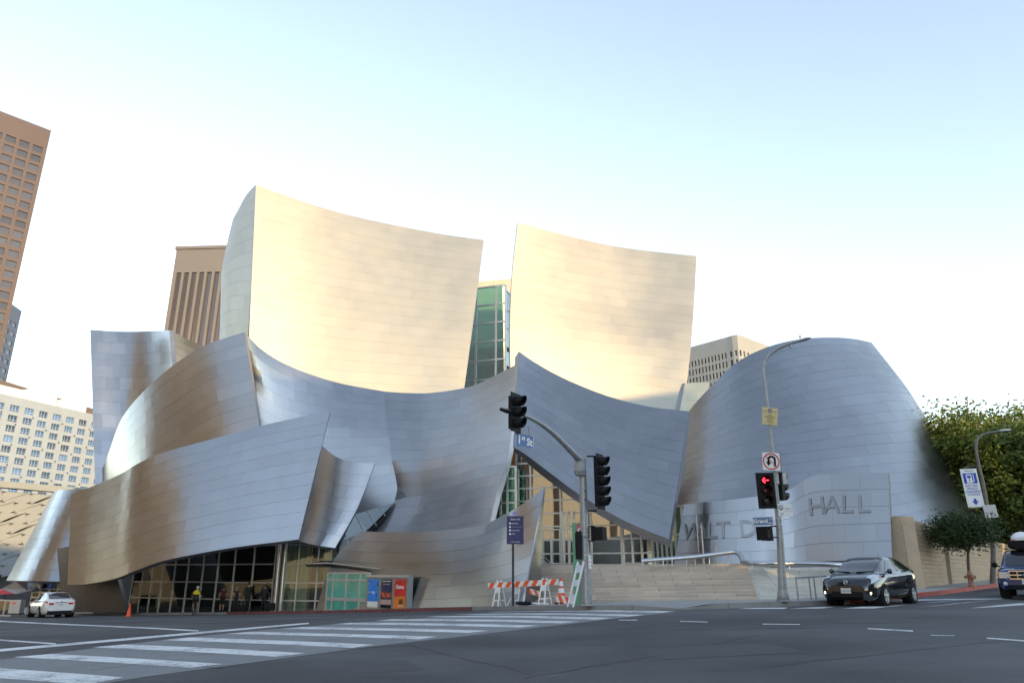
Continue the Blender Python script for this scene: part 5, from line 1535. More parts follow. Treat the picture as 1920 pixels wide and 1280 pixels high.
num_plate(t, 2.345, .79, '', 1)
MB().bar((-.62, 2.2, 1.115), (.62, 2.2, 1.115), .1, .02).build('boot_lip', M['pwhite'], t, world=False)

# ---- blue sport utility at the right edge
fr = W(1890, 28.2, 0)
hd = Vector((-.60, -.80, 0)).normalized(); sidev = Vector((-hd.y, hd.x, 0))
ctr = fr - hd * 1.3 + sidev * .78
ctr.z = gh(ctr.x, ctr.y) + .005
su_body = [(-2.2, .44, .62, .66, .62), (-2.16, .34, .84, .88, .78), (-2.05, .30, .92, .99, .85), (-1.6, .30, .98, 1.06, .895), (-1.1, .30, 1.02, 1.10, .90), (0, .30, 1.05, 1.12, .90), (1.4, .31, 1.08, 1.14, .90), (2.0, .36, 1.08, 1.14, .88), (2.2, .45, 1.02, 1.10, .82)]
su_roof = [(-1.12, 1.06, 1.07, .83, .66), (-.85, 1.07, 1.28, .835, .66), (-.45, 1.08, 1.56, .835, .655), (-.1, 1.08, 1.67, .835, .65), (.4, 1.09, 1.71, .835, .65), (1.2, 1.09, 1.71, .83, .65), (1.8, 1.1, 1.66, .82, .65), (2.05, 1.1, 1.4, .80, .66), (2.15, 1.1, 1.14, .78, .68)]
t, patch, bsec, rsec, bf = car('sport_utility', 'deep blue sport utility vehicle with a chrome grille cut by the right edge', ctr, hd, su_body, su_roof, (-1.3, 1.32), M['pblue'], .36,
    seams=((-.75, .22, .66), (.3, .22, .66), (1.2, .4, .66)), sidewins=(('side_window', ((-.6, .06), (.25, .05), (.22, .38), (-.2, .38))), ('side_window', ((.35, .05), (1.15, .05), (1.12, .38), (.33, .38))), ('quarter_window', ((1.28, .06), (1.85, .08), (1.7, .36), (1.28, .38)))),
    shield=(-1.04, -.2, .62), rear=(1.85, 2.12, .66))
for s in (1, -1):
    MB().box((s * .66, -2.13, .80), (.30, .10, .22)).build('headlight', M['headlamp'], t, world=False)
    MB().box((s * .825, -2.09, .80), (.05, .12, .2)).build('indicator_lamp', M['indicator'], t, world=False)
    MB().lathe([(0, -.03), (.06, -.025), (.075, 0)], (s * .66, -2.20, .50), 'y', 14).build('fog_lamp', M['headlamp'], t, world=False)
    m = MB(); m.lathe([(0, -.08), (.08, -.07), (.105, 0), (.08, .05), (0, .06)], (s * 1.0, -.72, 1.16), 'y', 12); m.bar((s * .84, -.7, 1.10), (s * .96, -.71, 1.14), .06, .05); m.build('wing_mirror', M['black'], t, world=False)
g = MB().box((0, -2.19, .80), (1.0, .05, .28)).build('grille', M['blackm'], t, world=False)
for z in (.67, .80, .935): MB().box((0, -2.225, z), (1.0, .03, .04)).build('grille_bar', M['chrome'], g, world=False)
for x in (-.49, -.25, .25, .49): MB().box((x, -2.224, .80), (.025, .026, .26)).build('grille_bar', M['chrome'], g, world=False)
MB().add([(.13 * math.cos(a), -2.25, .80 + .055 * math.sin(a)) for a in [2 * math.pi * j / 20 for j in range(20)]], [tuple(range(20))]).build('badge', M['signblue'], t, world=False)
me = text_mesh('Ford', .07, .003); me.materials.clear(); me.materials.append(M['chrome']); me.transform(frame((0, -2.256, .80), (1, 0, 0), (0, 0, 1))); obj('badge_script', me, t)
num_plate(t, -2.225, .57, '7NPJ014', -1)
MB().box((0, -2.19, .40), (1.2, .06, .12)).build('lower_grille', M['blackm'], t, world=False)
for s in (1, -1): MB().bar((s * .62, -.1, 1.76), (s * .62, 1.7, 1.77), .04, .04).build('roof_rail', M['black'], t, world=False)
# cargo on its roof
c = ctr - hd * .5; rzs = facing(hd.x, hd.y)
t = thing('roof_cargo', 'white lidded cargo box on black bags strapped to the blue vehicle', 'cargo box', (c.x, c.y, ctr.z + 1.80), rzs)
rows = []
for y, w, h in ((-.72, .2, .08), (-.6, .32, .22), (-.2, .38, .30), (.5, .38, .30), (.75, .28, .2)):
    rows.append([(w * math.cos(a), y, .30 + (h * math.sin(a) if math.sin(a) > 0 else .12 * math.sin(a))) for a in [2 * math.pi * j / 16 for j in range(16)]])
mb = MB(); mb.grid(rows, closed=True); mb.add(rows[0], [tuple(range(16))]); mb.add(rows[-1], [tuple(range(16))]); mb.build('lid', M['white'], t, world=False)
rows = [[(w * math.copysign(abs(math.cos(a)) ** .5, math.cos(a)), y, .1 + .16 * math.copysign(abs(math.sin(a)) ** .5, math.sin(a))) for a in [2 * math.pi * j / 16 for j in range(16)]] for y, w in ((-.85, .3), (-.75, .48), (.6, .5), (.8, .4))]
mb = MB(); mb.grid(rows, closed=True); mb.add(rows[0], [tuple(range(16))]); mb.add(rows[-1], [tuple(range(16))]); mb.build('bag', M['blackm'], t, world=False)
MB().box((-.3, -.72, .28), (.06, .04, .05)).build('marker', M['ostripe'], t, world=False)
# ================================================================== barricades, cones
def stripe_board(t, a, b, w, h, nst, slant=.14, th=.03, name='board', flip=False):
    """board from a to b with slanted orange bars on white; each bar a separate proud piece"""
    a, b = Vector(a), Vector(b); x = (b - a).normalized(); L = (b - a).length
    z = Vector((0, 0, 1)); z = (z - x * z.dot(x)).normalized(); n = x.cross(z)
    if n.dot(-a) < 0: n = -n
    bo = MB().prism([a - z * h / 2, b - z * h / 2, b + z * h / 2, a + z * h / 2], -n * th).build(name, M['white'], t)
    s = L / nst
    sl_ = -slant if flip else slant
    for i in range(nst):
        u0, u1 = i * s, i * s + s * .52
        q = []
        for (u, zz, k) in ((u0, -h / 2, -1), (u1, -h / 2, -1), (u1, h / 2, 1), (u0, h / 2, 1)):
            uu = min(max(u + k * sl_ / 2 + slant / 2, 0), L)
            q.append(a + x * uu + z * zz * .99 + n * .003)
        if (q[1] - q[0]).length + (q[2] - q[3]).length > .02:
            MB().prism(q, -n * .002).build('stripe', M['ostripe'], bo)
    return bo
def aframe(t, c, x, H=1.0, spread=.34, wid=.26):
    """A-shaped leg pair at c, x along the board"""
    x = Vector(x).normalized(); n = Vector((-x.y, x.x, 0))
    for s in (-1, 1):
        ft = []
        for k in (-1, 1):
            top = c + n * s * .03 + Vector((0, 0, H)); ft_ = c + n * s * spread + x * k * wid * .5
            top = top + x * k * wid * .32
            ft_.z = gh(ft_.x, ft_.y) + .15
            MB().bar(ft_, top, .045, .03, up=tuple(n)).build('leg', M['white'], t)
            ft.append((ft_, top))
        for f in (.22, .62):
            p, q = ft[0][0].lerp(ft[0][1], f), ft[1][0].lerp(ft[1][1], f)
            MB().bar(p, q, .035, .05 if f < .5 else .22, up=(0, 0, 1)).build('cross_brace', M['white'], t)
kb = .15
A = W(926, 32.2); B = W(1040, 30.5)

bx = Vector((1, -.55, 0)).normalized()
ba = thing('barricade', 'long orange and white striped barricade board on two A frames', 'barricade', tuple(A))
zA = P(915, 1097.5, A.y + .15); zB = P(1046, 1090, B.y - .15)
aframe(ba, W(936, 32.05), bx, H=P(936, 1087, 32.05).z - W(936, 32.05).z); aframe(ba, W(1022, 30.7), bx, H=P(1022, 1083, 30.7).z - W(1022, 30.7).z)
stripe_board(ba, zA + Vector((0, -.1, 0)), zB + Vector((0, -.1, 0)), .2, .22, 8, slant=.16)
bb = thing('barricade', 'striped barricade collapsed at a slant behind the upright one', 'barricade', tuple(W(985, 32.4)))
D9 = 32.3
stripe_board(bb, P(972, 1101, D9), P(1012, 1113, D9 - .2), .2, .20, 3, slant=.16, flip=True)
aframe(bb, W(973, D9), bx, H=.9)
MB().bar(P(950, 1136, D9 - .5), P(958, 1120, D9 - .5), .05, .03).build('leg', M['white'], bb)
bc = thing('barricade', 'third striped barricade sagging low beside the orange and white cone', 'barricade', tuple(W(1060, 29)))
stripe_board(bc, P(1044, 1120, 29.2), P(1085, 1131, 28.6), .2, .26, 3, slant=.16, flip=True)
MB().bar(P(1052, 1137, 29.3), P(1041, 1118, 29.3), .05, .03).build('leg', M['white'], bc)
MB().bar(P(1062, 1137, 29.3), P(1062, 1122, 29.3), .05, .03).build('leg', M['white'], bc)
# folded white frame leaning on the pole
lf = thing('folded_barricade', 'white folded barricade frame leaning against the corner signal pole', 'barricade', tuple(P(1072, 1137, Dp - .3)))
f0, f1 = P(1064, 1137, Dp - .35), P(1083, 1052, Dp - .28); g0, g1 = P(1074, 1137.5, Dp - .4), P(1094, 1051, Dp - .3)
for a, b in ((f0, f1), (g0, g1), (f0 + Vector((.02, .12, 0)), f1 + Vector((.04, .06, -.03))), (g0 + Vector((.03, .12, 0)), g1 + Vector((.03, .06, -.03)))):
    MB().bar(a, b, .05, .03).build('leg', M['white'], lf)
for f, h in ((.10, .04), (.2, .2), (.52, .2), (.83, .24)):
    MB().bar(f0.lerp(f1, f), g0.lerp(g1, f), .03, h, up=(0, -.2, 1)).build('cross_brace', mat('pale_blue_white', (.6, .63, .7), .5, var=.04) if f > .15 else M['white'], lf)
def cone(name, label, base, H, collars=True, group=None):
    t = thing(name, label, 'traffic cone', tuple(base), group=group)
    r0, r1 = H * .2, H * .035
    cut = [0, .40, .58, .66, .86, 1] if collars else [0, 1]
    nm = ['cone_body', 'reflective_band', 'cone_body', 'reflective_band', 'cone_tip']
    for i in range(len(cut) - 1):
        a, b = cut[i], cut[i + 1]
        ra, rb_ = r0 + (r1 - r0) * a, r0 + (r1 - r0) * b
        MB().lathe([(ra, a * H), (rb_, b * H)] + ([(0, H)] if i == len(cut) - 2 else []), (0, 0, .03), 'z', 20).build(nm[i] if collars else 'cone_body', M['white'] if i in (1, 3) else M['orange'], t, world=False)
    s = H * .27
    MB().box((0, 0, .02), (2 * s, 2 * s, .04)).build('base', M['blackm'] if collars else M['orange'], t, world=False)
cone('traffic_cone', 'orange traffic cone with two white bands among the barricades', W(1053, 29.6), .95, True, 'traffic cones')
cone('traffic_cone', 'plain small orange cone on the road left of the cyclist', W(244, 46.5, 0), .72, False, 'traffic cones')
# dark sandbag and plank on the ground
sb = W(982, 30.6)
t = thing('sandbag', 'black sandbag lying on the pavement under the barricade', 'sandbag', tuple(sb))
rows = [[(w * math.cos(a), y * .0 + sb.y - sb.y + math.sin(a) * 0 + y, 0) for a in (0,)] for y, w in ((0, 0),)]
prof = []
for i in range(9):
    x = -.32 + .64 * i / 8; r_ = .10 * max(.05, (1 - (x / .34) ** 4)) ** .5
    prof.append([(x, .16 * math.cos(a) * (r_ / .1), .08 + r_ * .75 * math.sin(a)) for a in [2 * math.pi * j / 12 for j in range(12)]])
mb = MB(); mb.grid(prof, closed=True); mb.add(prof[0], [tuple(range(12))]); mb.add(prof[-1], [tuple(range(12))]); mb.build('bag', M['blackm'], t, world=False)
t = thing('plank', 'white board lying flat behind the black sandbag', 'board', tuple(sb + Vector((.5, .4, 0))))
MB().bar(sb + Vector((-.2, .3, .1)), sb + Vector((1.0, .2, .06)), .12, .05).build('board', M['white'], t)

# ================================================================== poster board by the box office
pa, pbx = W(685, 43.6), W(763, 40.8)
r = (Vector((pbx.x, pbx.y, 0)) - Vector((pa.x, pa.y, 0))); BW = r.length; r.normalize(); u = Vector((0, 0, 1)); n = r.cross(u)
H = P(724, 1077, pa.y).z - pa.z
t = thing('poster_board', 'grey freestanding board with three tall posters beside the box office', 'poster board', tuple(pa))
zb_ = pa.z
base = Vector((pa.x, pa.y, zb_))
MB().prism([base, base + r * BW, base + r * BW + u * H, base + u * H], -n * .35).build('cabinet', M['grey'], t)
fm = MB(); 
MB().prism([base + n * .02 - r * .05 + u * (H - .12), base + n * .02 + r * (BW + .05) + u * (H - .12), base + n * .02 + r * (BW + .05) + u * H, base + n * .02 - r * .05 + u * H], n * .04).build('top_frame', M['alu'], t)
def prnt(name, c0, c1, scale, w=1):
    m = mat(name, c0, .35, var=0)
    nt = m.node_tree; b = nt.nodes['Principled BSDF']
    nz = _noise(nt, scale, 3); cr = nt.nodes.new('ShaderNodeValToRGB')
    cr.color_ramp.elements[0].position = .42; cr.color_ramp.elements[0].color = tuple(c0) + (1,); cr.color_ramp.elements[1].position = .6; cr.color_ramp.elements[1].color = tuple(c1) + (1,)
    nt.links.new(nz.outputs[0], cr.inputs[0]); nt.links.new(cr.outputs[0], b.inputs['Base Color']); return m
specs = [('blue_poster', mat('poster_blue', (.02, .22, .72), .3, var=.12, scale=3)), ('dark_poster', prnt('poster_dark', (.012, .014, .03), (.05, .05, .08), 3)), ('red_poster', mat('poster_red', (.66, .03, .03), .3, var=.08, scale=2))]
for k, (nm, m) in enumerate(specs):
    x0 = BW * (.05 + .325 * k); x1 = x0 + BW * .26
    q = [base + r * x0 + u * (H * .06) + n * .012, base + r * x1 + u * (H * .06) + n * .012, base + r * x1 + u * (H * .88) + n * .012, base + r * x0 + u * (H * .88) + n * .012]
    po = MB().prism(q, -n * .01).build('poster', m, t)
    c = base + r * (x0 + x1) / 2 + n * .016
    pw = x1 - x0; ph = H * .82
    def rect(xc, zc, w, h, m, nm='print', k_=.004): 
        cc = c + r * (xc * pw) + u * (H * .06 + zc * ph) + n * (k_ - .004)
        MB().prism([cc - r * w * pw / 2 - u * h * ph / 2, cc + r * w * pw / 2 - u * h * ph / 2, cc + r * w * pw / 2 + u * h * ph / 2, cc - r * w * pw / 2 + u * h * ph / 2], n * .003).build(nm, m, po)
    if k == 0:
        rect(0, .12, 1, .2, M['white']); rect(0, .02, 1, .05, M['gold'])
        rect(0, .55, .4, .025, M['white']); rect(.05, .50, .25, .02, M['white'])
        rk = random.Random(2)
        for _ in range(16):
            s_ = rk.choice((-1, 1)); rect(s_ * rk.uniform(.34, .46), rk.uniform(.3, .96), rk.uniform(.05, .12), rk.uniform(.02, .05), M['wdark'] if _ % 3 else M['gold'])
    if k == 1:
        rect(0, .46, .92, .18, prnt('poster_orange_print', (.02, .02, .03), (.75, .12, .04), 7)); rect(0, .22, .96, .17, prnt('poster_grey_print', (.35, .34, .32), (.6, .30, .28), 5))
        rect(0, .70, .8, .16, M['signpurple']); rect(0, .93, .8, .018, M['white']); rect(0, .83, .6, .014, M['alu'])
        rect(0, .08, .9, .08, M['black'])
    if k == 2:
        rect(0, .22, 1, .42, mat('poster_amber', (.72, .20, .03), .3, var=.15, scale=1.5))
        lettering('Dance', .27, c + u * (H * .06 + ph * .745) + n * .006, r, u, M['white'], po, bold=.008)
        for j in range(6): rect(-.25, .62 - .045 * j, .36, .012, mat('poster_ink', (.35, .02, .02), .4, var=0))
        rect(-.15, .90, .5, .02, mat('poster_ink', (.2, .01, .01), .4, var=0)); rect(-.15, .855, .5, .02, mat('poster_ink', (.2, .01, .01), .4, var=0))
        rect(.15, .26, .4, .16, prnt('poster_dark_print', (.03, .02, .02), (.4, .22, .05), 9)); rect(.12, .12, .5, .05, M['white'])

# ================================================================== shop under the far left barrel
a = P(52, 1143, 58); b = P(112, 1143, 56.5); zs_ = gh(a.x, a.y) + .15
a.z = b.z = zs_
curtain(hall, a, b, [zs_, zs_ + 1.2, zs_ + 1.75 * .9, P(90, 1104, 57).z, P(90, 1089, 57).z], ufrac(a, b, [53, 67, 83, 99, 112]), 'lobby', name='shop_glazing', fw=.06)
MB().prism([a + Vector((.2, 4, 0)), b + Vector((0, 4, 0)), b + Vector((0, 4.2, 0)), a + Vector((.2, 4.2, 0))], (0, 0, 3)).build('shop_rear_wall', M['wood'], hall)
x = (b - a).normalized(); cc = P(87, 1097, 56.8) + Vector((0, -.3, 0))
lettering('LA Phil', .62, cc - x * 1.0, x, (0, 0, 1), M['white'], hall, bold=.012, sx=.72, name='shop_sign_letters')
lettering('Store', .58, cc + x * .78, x, (0, 0, 1), mat('shop_blue', (.02, .16, .62), .4, var=0), hall, bold=.012, sx=.72, name='shop_sign_letters')
MB().prism([P(3, 1103, 58), P(28, 1089.5, 57), P(52, 1089, 57), P(52, 1108, 56.2), P(30, 1113, 55.4)], (.2, 2.2, .12)).build('shop_canopy', M['edge'], hall)
kk = P(30, 1146, 50.5); kk.z = gh(kk.x, kk.y) + .15
t = thing('kiosk', 'pale grey kiosk box with a small orange label behind the white car', 'kiosk', tuple(kk))
MB().box((kk.x, kk.y, kk.z + .45), (.72, .5, .9)).build('cabinet', M['alu'], t)
MB().box((kk.x - .1, kk.y - .26, kk.z + .72), (.26, .02, .09)).build('label', M['ostripe'], t)
MB().box((kk.x, kk.y, kk.z + .04), (.78, .56, .08)).build('plinth', M['dark'], t)
for i, (px, col) in enumerate(((4, 'red'), (-14, 'red'))):
    q = P(px, 1141, 62); q.z = gh(q.x, q.y) + .1
    t = thing('patio_umbrella', ['red patio umbrella nearest the grey kiosk at the left edge', 'red patio umbrella farther left, cut by the picture edge'][i], 'umbrella', tuple(q), group='red patio umbrellas')
    MB().tube([(0, 0, 0), (0, 0, 1.9)], .03, 8).build('pole', M['black'], t, world=False)
    MB().lathe([(0, 2.05), (.5, 1.9), (1.0, 1.62), (1.0, 1.58), (0, 1.8)], (0, 0, 0), 'z', 8, smooth=False).build('canopy', M['red'], t, world=False)
# low glass screen of the cafe
a = P(-6, 1143, 55); b = P(21, 1143, 54); zs_ = gh(a.x, a.y) + .12
t = thing('glass_screen', 'low greenish glass screen at the cafe by the left edge', 'screen', (a.x, a.y, zs_))
curtain(t, a, b, [zs_, zs_ + 1.0], [0, .5, 1], 'green', name='screen_frame', fw=.04)

# ================================================================== lamp post with charging banner
eb = W(1869, 37.2); De = eb.y
t = thing('street_lamp', 'curved brownish street lamp post standing in front of the big trees', 'street lamp', tuple(eb))
M['brownpole'] = mat('brown_pole', (.17, .15, .13), .55, .3, var=.2, scale=5)
lp = [eb, P(1862, 1030, De), P(1852, 960, De), P(1843, 905, De), P(1836, 875, De), P(1831, 848, De), P(1830, 832, De), P(1834, 821, De), P(1844, 814, De), P(1860, 810, De), P(1876, 808, De)]
MB().tube(spline(lp, 40), [.13 - .08 * i / 40 for i in range(41)], 12).build('pole', M['brownpole'], t)
lh = P(1884, 806.5, De)
rows = [[(lh.x + x_, lh.y + w * math.cos(a_), lh.z + x_ * .1 + h * math.sin(a_)) for a_ in [2 * math.pi * j / 10 for j in range(10)]] for x_, w, h in ((-.3, .05, .04), (-.1, .12, .06), (.15, .13, .06), (.32, .05, .03))]
mb = MB(); mb.grid(rows, closed=True); mb.add(rows[0], [tuple(range(10))]); mb.add(rows[-1], [tuple(range(10))]); mb.build('lamp_head', M['alu'], t)
for py in (872, 950): MB().tube([P(1838 + (py - 872) * .13, py, De), P(1806 + (py - 872) * .13, py + 4, De - .02)], .02, 6).build('banner_arm', M['brownpole'], t)
cb = P(1823, 914, De - .05)
r = (P(1846, 948, De) - P(1812, 952, De)); r.z = 0; r.normalize()
upv = (P(1817, 878, De) - P(1829, 950, De)); 
t, r, u, n = plate_sign('charging_banner', 'white banner with blue charger symbol and arrow on the street lamp', 'banner', cb, (1, .05, .04), upv, .88, 1.92, M['white'])
M['evblue'] = mat('charger_blue', (.02, .06, .42), .4, var=0)
def ev(x, y, w, h, m, k=.004): 
    q = cb + r * x + u * y + n * k
    MB().prism([q - r * w / 2 - u * h / 2, q + r * w / 2 - u * h / 2, q + r * w / 2 + u * h / 2, q - r * w / 2 + u * h / 2], n * .003).build('print', m, t)
ev(0, .48, .70, .52, M['evblue']); ev(-.06, .46, .30, .44, M['white'], .008); ev(-.06, .56, .2, .12, M['evblue'], .012); ev(.18, .5, .04, .36, M['white'], .008); ev(.14, .32, .1, .04, M['white'], .0085)
lettering('E', .14, cb + r * -.06 + u * .44 + n * .013, r, u, M['evblue'], t, bold=.004); lettering('V', .14, cb + r * -.06 + u * .32 + n * .013, r, u, M['evblue'], t, bold=.004)
for k, tx_ in enumerate(('ELECTRIC', 'VEHICLE', 'CHARGING', 'STATION')): lettering(tx_, .155, cb + u * (.10 - .145 * k) + n * .005, r, u, M['evblue'], t)
q = cb - u * .66 + n * .005
MB().prism([q + r * -.07 + u * .12, q + r * .07 + u * .12, q + r * .07 + u * 0, q + r * .17, q - u * .2, q - r * .17, q - r * .07], n * .004).build('arrow', M['evblue'], t)
ev(0, .86, .5, .05, M['grey'])
q = P(1857, 958, De - .1)
t = thing('sign_back', 'blank grey back of a sign on the street lamp below the banner', 'sign', tuple(q))
MB().box(q, (.66, .02, .62), Matrix.Rotation(-.08, 3, 'Y')).build('plate', M['alu'], t)
MB().box(q + Vector((-.2, .04, -.02)), (.05, .06, .5)).build('bracket', M['galv'], t)
# standpipe next to the small tree
hb_ = W(1829, 34.2)
t = thing('fire_hydrant', 'weathered brown fire hydrant beside the small street tree', 'fire hydrant', tuple(hb_))
hm = mat('hydrant_brown', (.34, .17, .10), .6, var=.2, scale=6)
MB().lathe([(.16, 0), (.16, .05), (.12, .07), (.115, .45), (.14, .48), (.14, .53), (.11, .56), (.09, .64), (.03, .69), (0, .7)], (0, 0, 0), 'z', 16).build('barrel', hm, t, world=False)
MB().lathe([(.0, -.24), (.06, -.24), (.07, -.2), (.05, -.18), (.05, 0)], (0, 0, .42), 'x', 12).build('nozzle', hm, t, world=False)
MB().lathe([(.0, -.2), (.075, -.2), (.085, -.16), (.06, -.14), (.06, 0)], (0, 0, .40), 'y', 12).build('nozzle', hm, t, world=False)
MB().lathe([(.05, 0), (.05, .18), (.07, .2), (.06, .24), (0, .24)], (0, 0, .42), 'x', 12).build('nozzle', hm, t, world=False)
# ================================================================== trees
def leafmat(name, c0, c1):
    m = bpy.data.materials.new(name); m.use_nodes = True
    nt = m.node_tree; b = nt.nodes['Principled BSDF']; out = [n for n in nt.nodes if n.type == 'OUTPUT_MATERIAL'][0]
    at = nt.nodes.new('ShaderNodeAttribute'); at.attribute_name = 'tone'
    cr = nt.nodes.new('ShaderNodeValToRGB'); cr.color_ramp.elements[0].color = tuple(c0) + (1,); cr.color_ramp.elements[1].color = tuple(c1) + (1,)
    nt.links.new(at.outputs['Fac'], cr.inputs[0]); nt.links.new(cr.outputs[0], b.inputs['Base Color'])
    b.inputs['Roughness'].default_value = .5
    tl = nt.nodes.new('ShaderNodeBsdfTranslucent'); nt.links.new(cr.outputs[0], tl.inputs[0])
    mx = nt.nodes.new('ShaderNodeMixShader'); mx.inputs[0].default_value = .3
    nt.links.new(b.outputs[0], mx.inputs[1]); nt.links.new(tl.outputs[0], mx.inputs[2]); nt.links.new(mx.outputs[0], out.inputs[0])
    return m
M['leafbig'] = leafmat('tree_leaf', (.05, .09, .018), (.25, .29, .045))
M['leafsmall'] = leafmat('street_tree_leaf', (.022, .045, .012), (.060, .095, .022))
M['bark'] = mat('bark', (.16, .11, .075), .85, var=.25, scale=8, bump=.4, bscale=20)
def tree(label, base, H, cc, rad, nclump, per, leaf, lm, trunk_r, seed, group=None, lean=(0, 0), flat_=False):
    rt = random.Random(seed)
    t = thing('broadleaf_tree', label, 'tree', tuple(base), group=group)
    base = Vector(base); cc = Vector(cc)
    fork = Vector((base.x + lean[0], base.y + lean[1], base.z + H))
    tk = MB(); tk.tube(spline([base - Vector((0, 0, .1)), base.lerp(fork, .5) + Vector((rt.uniform(-.1, .1), 0, 0)), fork], 8), [trunk_r * (1.35 if i == 0 else 1 - .035 * i) for i in range(9)], 9)
    trunk = tk.build('trunk', M['bark'], t)
    cl = []
    while len(cl) < nclump:
        v = Vector((rt.uniform(-1, 1), rt.uniform(-1, 1), rt.uniform(-1, 1)))
        if v.length > 1: continue
        if v.length < .45 and rt.random() < .6: continue
        k = 1 + .16 * math.sin(5 * v.x + seed) + .14 * math.sin(6 * v.z + 2 * seed) + .12 * math.sin(7 * v.y)
        cl.append(cc + Vector((v.x * rad[0], v.y * rad[1], v.z * rad[2])) * k)
    lb = MB()
    for c in cl[::max(1, len(cl) // 9)]:
        mid = fork.lerp(c, .5) + Vector((0, 0, -.15 * rad[2]))
        lb.tube(spline([fork - Vector((0, 0, .1)), mid, c], 6), [trunk_r * (.55 - .075 * i) for i in range(7)], 6)
    o = lb.build('limb', M['bark'], t); o['kind'] = 'stuff'
    V = []; Fc = []; tone = []
    cr_ = leaf * 3.6
    for c in cl:
        tt = rt.uniform(.15, .75)
        csz = cr_ * rt.uniform(.7, 1.35)
        for _ in range(per):
            d = Vector((rt.gauss(0, .5), rt.gauss(0, .5), rt.gauss(0, .36))) * csz
            p = c + d
            a = Vector((rt.gauss(0, 1), rt.gauss(0, 1), rt.gauss(0, .6))).normalized()
            b = a.cross(Vector((rt.gauss(0, 1), rt.gauss(0, 1), rt.gauss(0, 1)))).normalized()
            s = leaf * rt.uniform(.6, 1.2); w = s * .42
            i = len(V)
            V += [p - a * s * .5, p + b * w * .5, p + a * s * .5, p - b * w * .5]
            Fc.append((i, i + 1, i + 2, i + 3)); tone.append(min(1, max(0, tt + rt.uniform(-.22, .22))))
    mb = MB(); mb.v = [tuple(v - org(t)) for v in V]; mb.f = Fc; mb.m = [0] * len(Fc); mb.s = [False] * len(Fc)
    me = mb.mesh('crown', lm, fix=False)
    at = me.attributes.new('tone', 'FLOAT', 'FACE'); at.data.foreach_set('value', tone)
    obj('crown', me, t)
    return t
def gp(px, D): 
    p = P(px, 1080, D); return Vector((p.x, p.y, gh(p.x, p.y)))
TR = [('tall dense tree with a sunlit crown directly behind the charging banner', 1845, 50, 885, (5.2, 4, 4.0), 330, 11, 5.0),
      ('tall dark tree at the right edge of the picture behind the blue vehicle', 1935, 47, 895, (4.4, 4, 4.0), 280, 12, 5.0),
      ('lower dark tree close to the right flank of the steel drum', 1785, 56, 890, (3.4, 3, 2.9), 190, 13, 4.2),
      ('broad low tree filling the gap above the tan wall', 1880, 52, 985, (5.6, 3, 2.6), 230, 14, 2.4)]
for lab, px, D, cy, rad, nc, sd, H in TR:
    b = gp(px, D); c = P(px, cy, D)
    tree(lab, b, max(1.5, c.z - b.z - rad[2] * .6), c, rad, nc, 110, .34, M['leafbig'], .22, sd, 'trees beyond the tan wall')
sbp = W(1829, 35.0)
c = P(1803, 996, sbp.y)
tree('small dark street tree with an umbrella shaped crown in front of the tan wall', sbp, P(1815, 1030, sbp.y).z - sbp.z, c, (1.55, 1.2, .62), 150, 80, .15, M['leafsmall'], .075, 21, lean=(P(1815, 1030, sbp.y).x - sbp.x, 0))

